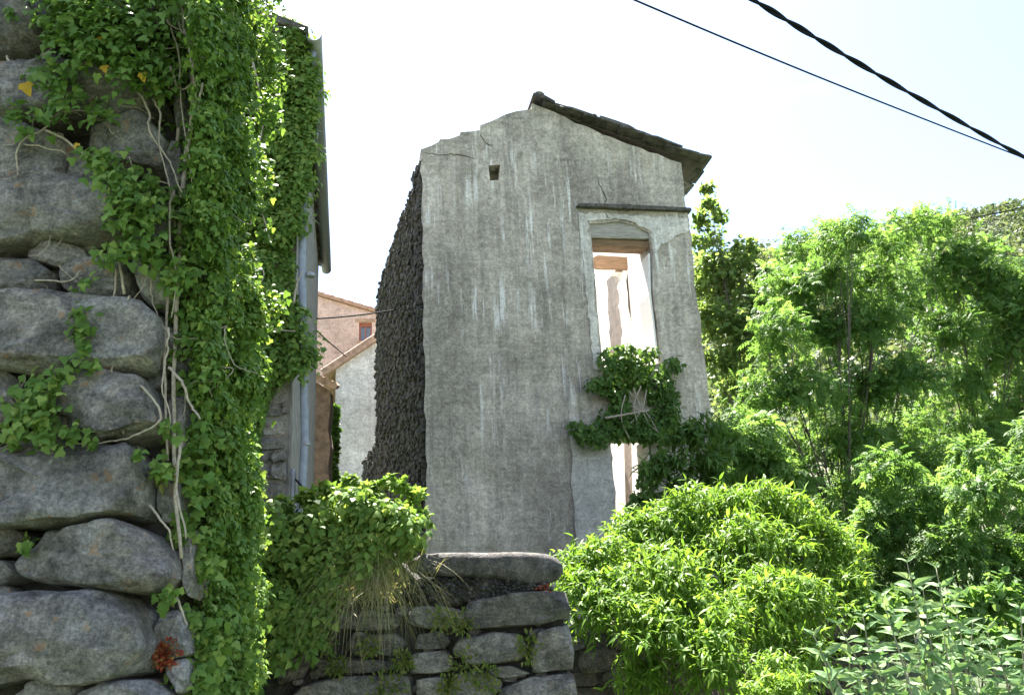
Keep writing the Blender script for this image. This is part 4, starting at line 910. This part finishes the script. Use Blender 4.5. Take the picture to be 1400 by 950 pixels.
bush('leafy_tree', [(966,262,10),(972,285,14),(960,305,16),(985,300,10),(965,335,24),(985,375,34),(962,400,30),(1005,410,30),(975,450,38),(1015,470,32),(990,510,30),(1012,370,20),(1030,430,34),(1038,490,34),(1000,545,30),(1022,345,18),(1045,385,24)], 21, (6.0, 21), 'darker broad leaved tree rising just behind the ruined house', 'tree', 'poplar', .13, 58, T_ROUND, .8, .05, shoot=1.2, droop=.3, sub=.36)
bush('thicket', [(1230,720,46),(1290,700,50),(1345,690,48),(1400,670,50),(1250,790,46),(1310,770,50),(1370,770,50),(1420,740,50),(1215,650,40),(1330,630,30),(1420,600,35),(1190,745,42),(1175,800,40),(1270,850,44),(1340,850,44),(1400,820,44),(1210,850,42)], 11.5, (5.6, 11.8), 'dense tangled bush with feathery leaves below the ash trees', 'bush', 'ash', .16, 46, T_PIN, .8, .05, shoot=.5, droop=.5)
bush('bush', [(1330,840,34),(1370,830,36),(1400,850,36),(1290,860,34),(1230,840,34),(1190,860,36),(1350,890,40),(1410,900,40)], 7.2, (3.6, 7.4), 'yellowish low bush behind the silvery leaved plants', 'bush', 'ash', .06, 330, T_ROUND, r=.03, shoot=.5)
bush('pale_bush', [(1010,610,30),(1045,640,32),(1015,660,28),(1075,665,30),(1040,590,24)], 13.2, (3.9, 13.4), 'pale green bush between the shaded bush and the ash tree', 'bush', 'ash', .22, 45, T_PIN, .5, .05, shoot=.5)
bush('bush', [(436,690,9),(446,700,9),(432,705,8),(441,710,10)], 11.5, (-2.6, 11.3), 'yellow green sunlit plant in the alley gap behind the ivy mound', 'bush', 'shrub', .07, 700, T_ROUND, .2, .01)

bush('climber', [(457+RNG.normal()*1.5, y_, 4.5, .1) for y_ in range(560, 700, 9)], 17.5, (-3.5, 17.6), 'thin green climber in the gap beside the white house', 'climber', 'darkbush', .09, 500, T_ROUND, .05, .01, shoot=.5)
# silvery butterfly-bush: stems with opposite lanceolate leaves, every leaf its own piece
SMs = [leaf_mesh('silvery_leaf', T_SAGE, MT['sage'], s) for s in range(4)]
def sage(name, loc, stem_px, Y, label, group=None):
    b_ = base(name, loc, label, 'shrub', group); cnt = 0
    for (x, y, lean, ln) in stem_px:
        yy = Y+RNG.uniform(-.35, .35); topp = atY(x, y, yy); g = np.array([lean, RNG.uniform(-.1, .1), 0.]); ft = topp-UP*ln+g*-.35
        path = spline([ft, (ft+topp)/2+RNG.normal(size=3)*.02, topp], 10); MB().tube(path, np.linspace(.0075, .002, len(path)), 6).build('stem', MT['sagestem'], b_, True)
        n = int(ln/.047); th = RNG.uniform(0, 3)
        for k in range(n):
            f0 = 1-(k/n)*.95; p = path[min(len(path)-1, int(f0*(len(path)-1)))]; s = .03+.08*min(1, (k+1.)/3.5)*RNG.uniform(.8, 1.2); th += 1.57+RNG.normal()*.2; el = .75-.16*k+RNG.normal()*.15
            el = max(el, -.35)
            for sg in (0, math.pi):
                if cnt >= 298: break
                a = np.array([math.cos(th+sg)*math.cos(el), math.sin(th+sg)*math.cos(el), math.sin(el)]); leaf_obj(SMs[cnt % 4], p, a, UP*.8-fw*.9+rv(1)[0]*.35, s, b_, 'leaf', 1.0); cnt += 1
sage('butterfly_bush', (1.75, 4.1, 0), [(1240,768,-.1,.75),(1280,776,.05,.8),(1205,815,-.2,.6),(1330,850,.2,.5),(1305,820,.1,.6),(1262,806,0,.6),(1222,836,-.1,.5),(1250,866,0,.45),(1290,868,.1,.45)], 4.15,
     'tall silvery green shrub with pale pointed leaves at the bottom right')
sage('butterfly_bush', (1.3, 4.0, 0), [(1145,852,-.3,.45),(1112,868,-.4,.4),(1180,842,-.2,.45),(1160,892,-.2,.35),(1195,882,-.1,.4),(1128,905,-.3,.3),(1215,905,0,.35),(1240,918,0,.35),(1175,925,-.1,.3),(1270,905,0,.35),(1300,915,0,.35)], 3.95,
     'lower silvery green shrub in front, beside the small round bush')
sage('butterfly_bush', (2.5, 3.9, 0), [(1362,882,0,.45),(1395,832,.15,.6),(1412,860,.2,.55),(1340,905,-.1,.35),(1378,925,0,.3),(1325,930,-.1,.3),(1425,800,.2,.7),(1400,905,.1,.35),(1350,860,.1,.45)], 3.9,
     'silvery leaved shrub cut off by the right edge of the picture')

# grass tuft, ferns, stonecrop on the low wall
gt = base('grass_tuft', LW.px(512, 800, .1), 'dry straw coloured grass tuft drooping over the low wall', 'grass tuft')
V, Fc, R_ = [], [], []
for i in range(850):
    b0 = LW.px(514+RNG.normal()*24, 790+RNG.normal()*16, .08+RNG.uniform(-.04, .04)); an = RNG.normal()*.75; l = RNG.uniform(.14, .46); g = np.array([an*.8, -.5-RNG.random()*.5, .75+RNG.normal()*.5]); g = g/np.linalg.norm(g)
    w = np.array([1, 0, 0])*RNG.uniform(.0012, .0022); n0 = len(V); hang = RNG.uniform(.6, 4.2); cu_ = RNG.normal()*.5
    for k in range(7):
        s = k/6*l; p = b0+g*s-UP*hang*s*s+np.array([cu_*s*s*1.5, 0, 0]); V += [p-w*(1-k/6.5), p+w*(1-k/6.5)]
    for k in range(6): Fc.append((n0+2*k, n0+2*k+1, n0+2*k+3, n0+2*k+2))
    R_ += [RNG.random()]*14
mk('blades', V, np.array(Fc), MT['drygrass'], gt, False, R_, 'stuff')
def fern(x, y, r, label, pl=LW, mat='fern', sz=.024, n=130, T=T_LEAF, off=.03, nm='fern', cat='fern'):
    c = pl.px(x, y, off); b_ = base(nm, c, label, cat); d = norm(rv(n)+pl.n*.8+UP*.1); rr = r/F*c[1]*RNG.random(n)**.6
    leaves('fronds', T, c+d*rr[:, None]*np.array([1, .6, 1]), norm(d+rv(n)*.4-UP*.1), norm(pl.n+UP*.6+rv(n)*.4), sz*RNG.uniform(.7, 1.4, n), MT[mat], b_)
fern(604, 846, 18, 'small fern tuft in the joint left of the top schist block')
fern(632, 852, 20, 'yellowish fern tuft touching the left end of the top schist block')
fern(722, 886, 20, 'fern tuft wedged between the two right hand wall blocks', sz=.028)
fern(552, 904, 15, 'bright little fern tuft below the dry grass')
fern(640, 908, 24, 'leafy fern below the middle schist block')
fern(664, 930, 24, 'fern tuft above the lowest right wall block')
fern(530, 942, 26, 'dark fern tuft at the bottom edge of the low wall', sz=.03)
fern(462, 912, 16, 'small fern on the ledge under the hanging grass')
fern(445, 880, 16, 'tiny fern at the lower edge of the ivy mound')
fern(612, 938, 16, 'small fern between the lowest wall stones')
fern(505, 885, 18, 'green fern hidden under the grass tuft blades')
fern(742, 806, 9, 'tiny orange weed growing under the coping stone', mat='red', sz=.02, n=26, nm='weed', cat='weed')
fern(226, 893, 20, 'red stonecrop cushion in the boulder wall joint', NW, 'red', .012, 260, T_ROUND, -.02, 'stonecrop', 'stonecrop')
fern(228, 648, 18, 'pale green fern sprouting from the boulder wall edge', NW, 'fern', .03, 50, off=.0)
fern(226, 812, 13, 'small fern growing under the second lowest boulder', NW, 'fern', .028, 40, off=.0)
fern(36, 746, 12, 'little green plant in the joint at the left edge of the boulder wall', NW, 'ivy', .02, 40, T_LEAF, .0, 'weed', 'weed')
fern(75, 940, 11, 'small weed between the lowest boulders', NW, 'ivy', .02, 40, T_LEAF, .03, 'weed', 'weed')

# ================================================================== OVERHEAD CABLES
def cable(name, pts, r, label, twist=0, sag=.0):
    p = spline(pts, 60 if twist else 16); n = len(p); t_ = np.linspace(0, 1, n); p = p-UP*(sag*4*t_*(1-t_))[:, None]
    if not twist: return tag(MB().tube(p, r, 8).build(name, MT['cable'], None, True), label, 'cable')
    b_ = base(name, p[0], label, 'cable'); d = norm(p[-1]-p[0]); a = norm(np.cross(d, UP)); b3 = np.cross(a, d)
    for s in (0, math.pi):
        q = 2*math.pi*twist*t_+s; MB().tube(p+(a*np.cos(q)[:, None]+b3*np.sin(q)[:, None])*r*.95, r, 8).build('strand', MT['cable'], b_, True)
    return b_
cable('overhead_cable', [atY(880, -95, 4.6), atY(1030, 0, 5.4), atY(1210, 108, 6.6), atY(1400, 215, 8.6), atY(1560, 300, 11.5)], .0125, 'thick black twisted overhead cable crossing the top right sky', 9)
cable('overhead_cable', [atY(700, -75, 6.2), atY(862, -2, 6.8), atY(1120, 106, 8.2), atY(1376, 207, 10.4), atY(1520, 262, 12.5)], .0095, 'thin black overhead cable beneath the thick twisted one')
cable('overhead_cable', [atY(1270, 306, 28), atY(1340, 296, 28), atY(1400, 283, 28), atY(1480, 262, 28)], .018, 'thin far cable in front of the wooded hilltop')
cable('wall_cable', [atY(429, 436, 12.0), atY(470, 433, 13), atY(512, 428, 14), atY(560, 420, 15.5)], .012, 'thin black cable strung across the alley before the pink house')
cable('wall_cable', [atY(429, 448, 12.0), atY(448, 466, 15), atY(474, 488, 20.2)], .012, 'thin black cable slanting down to the white house roof')
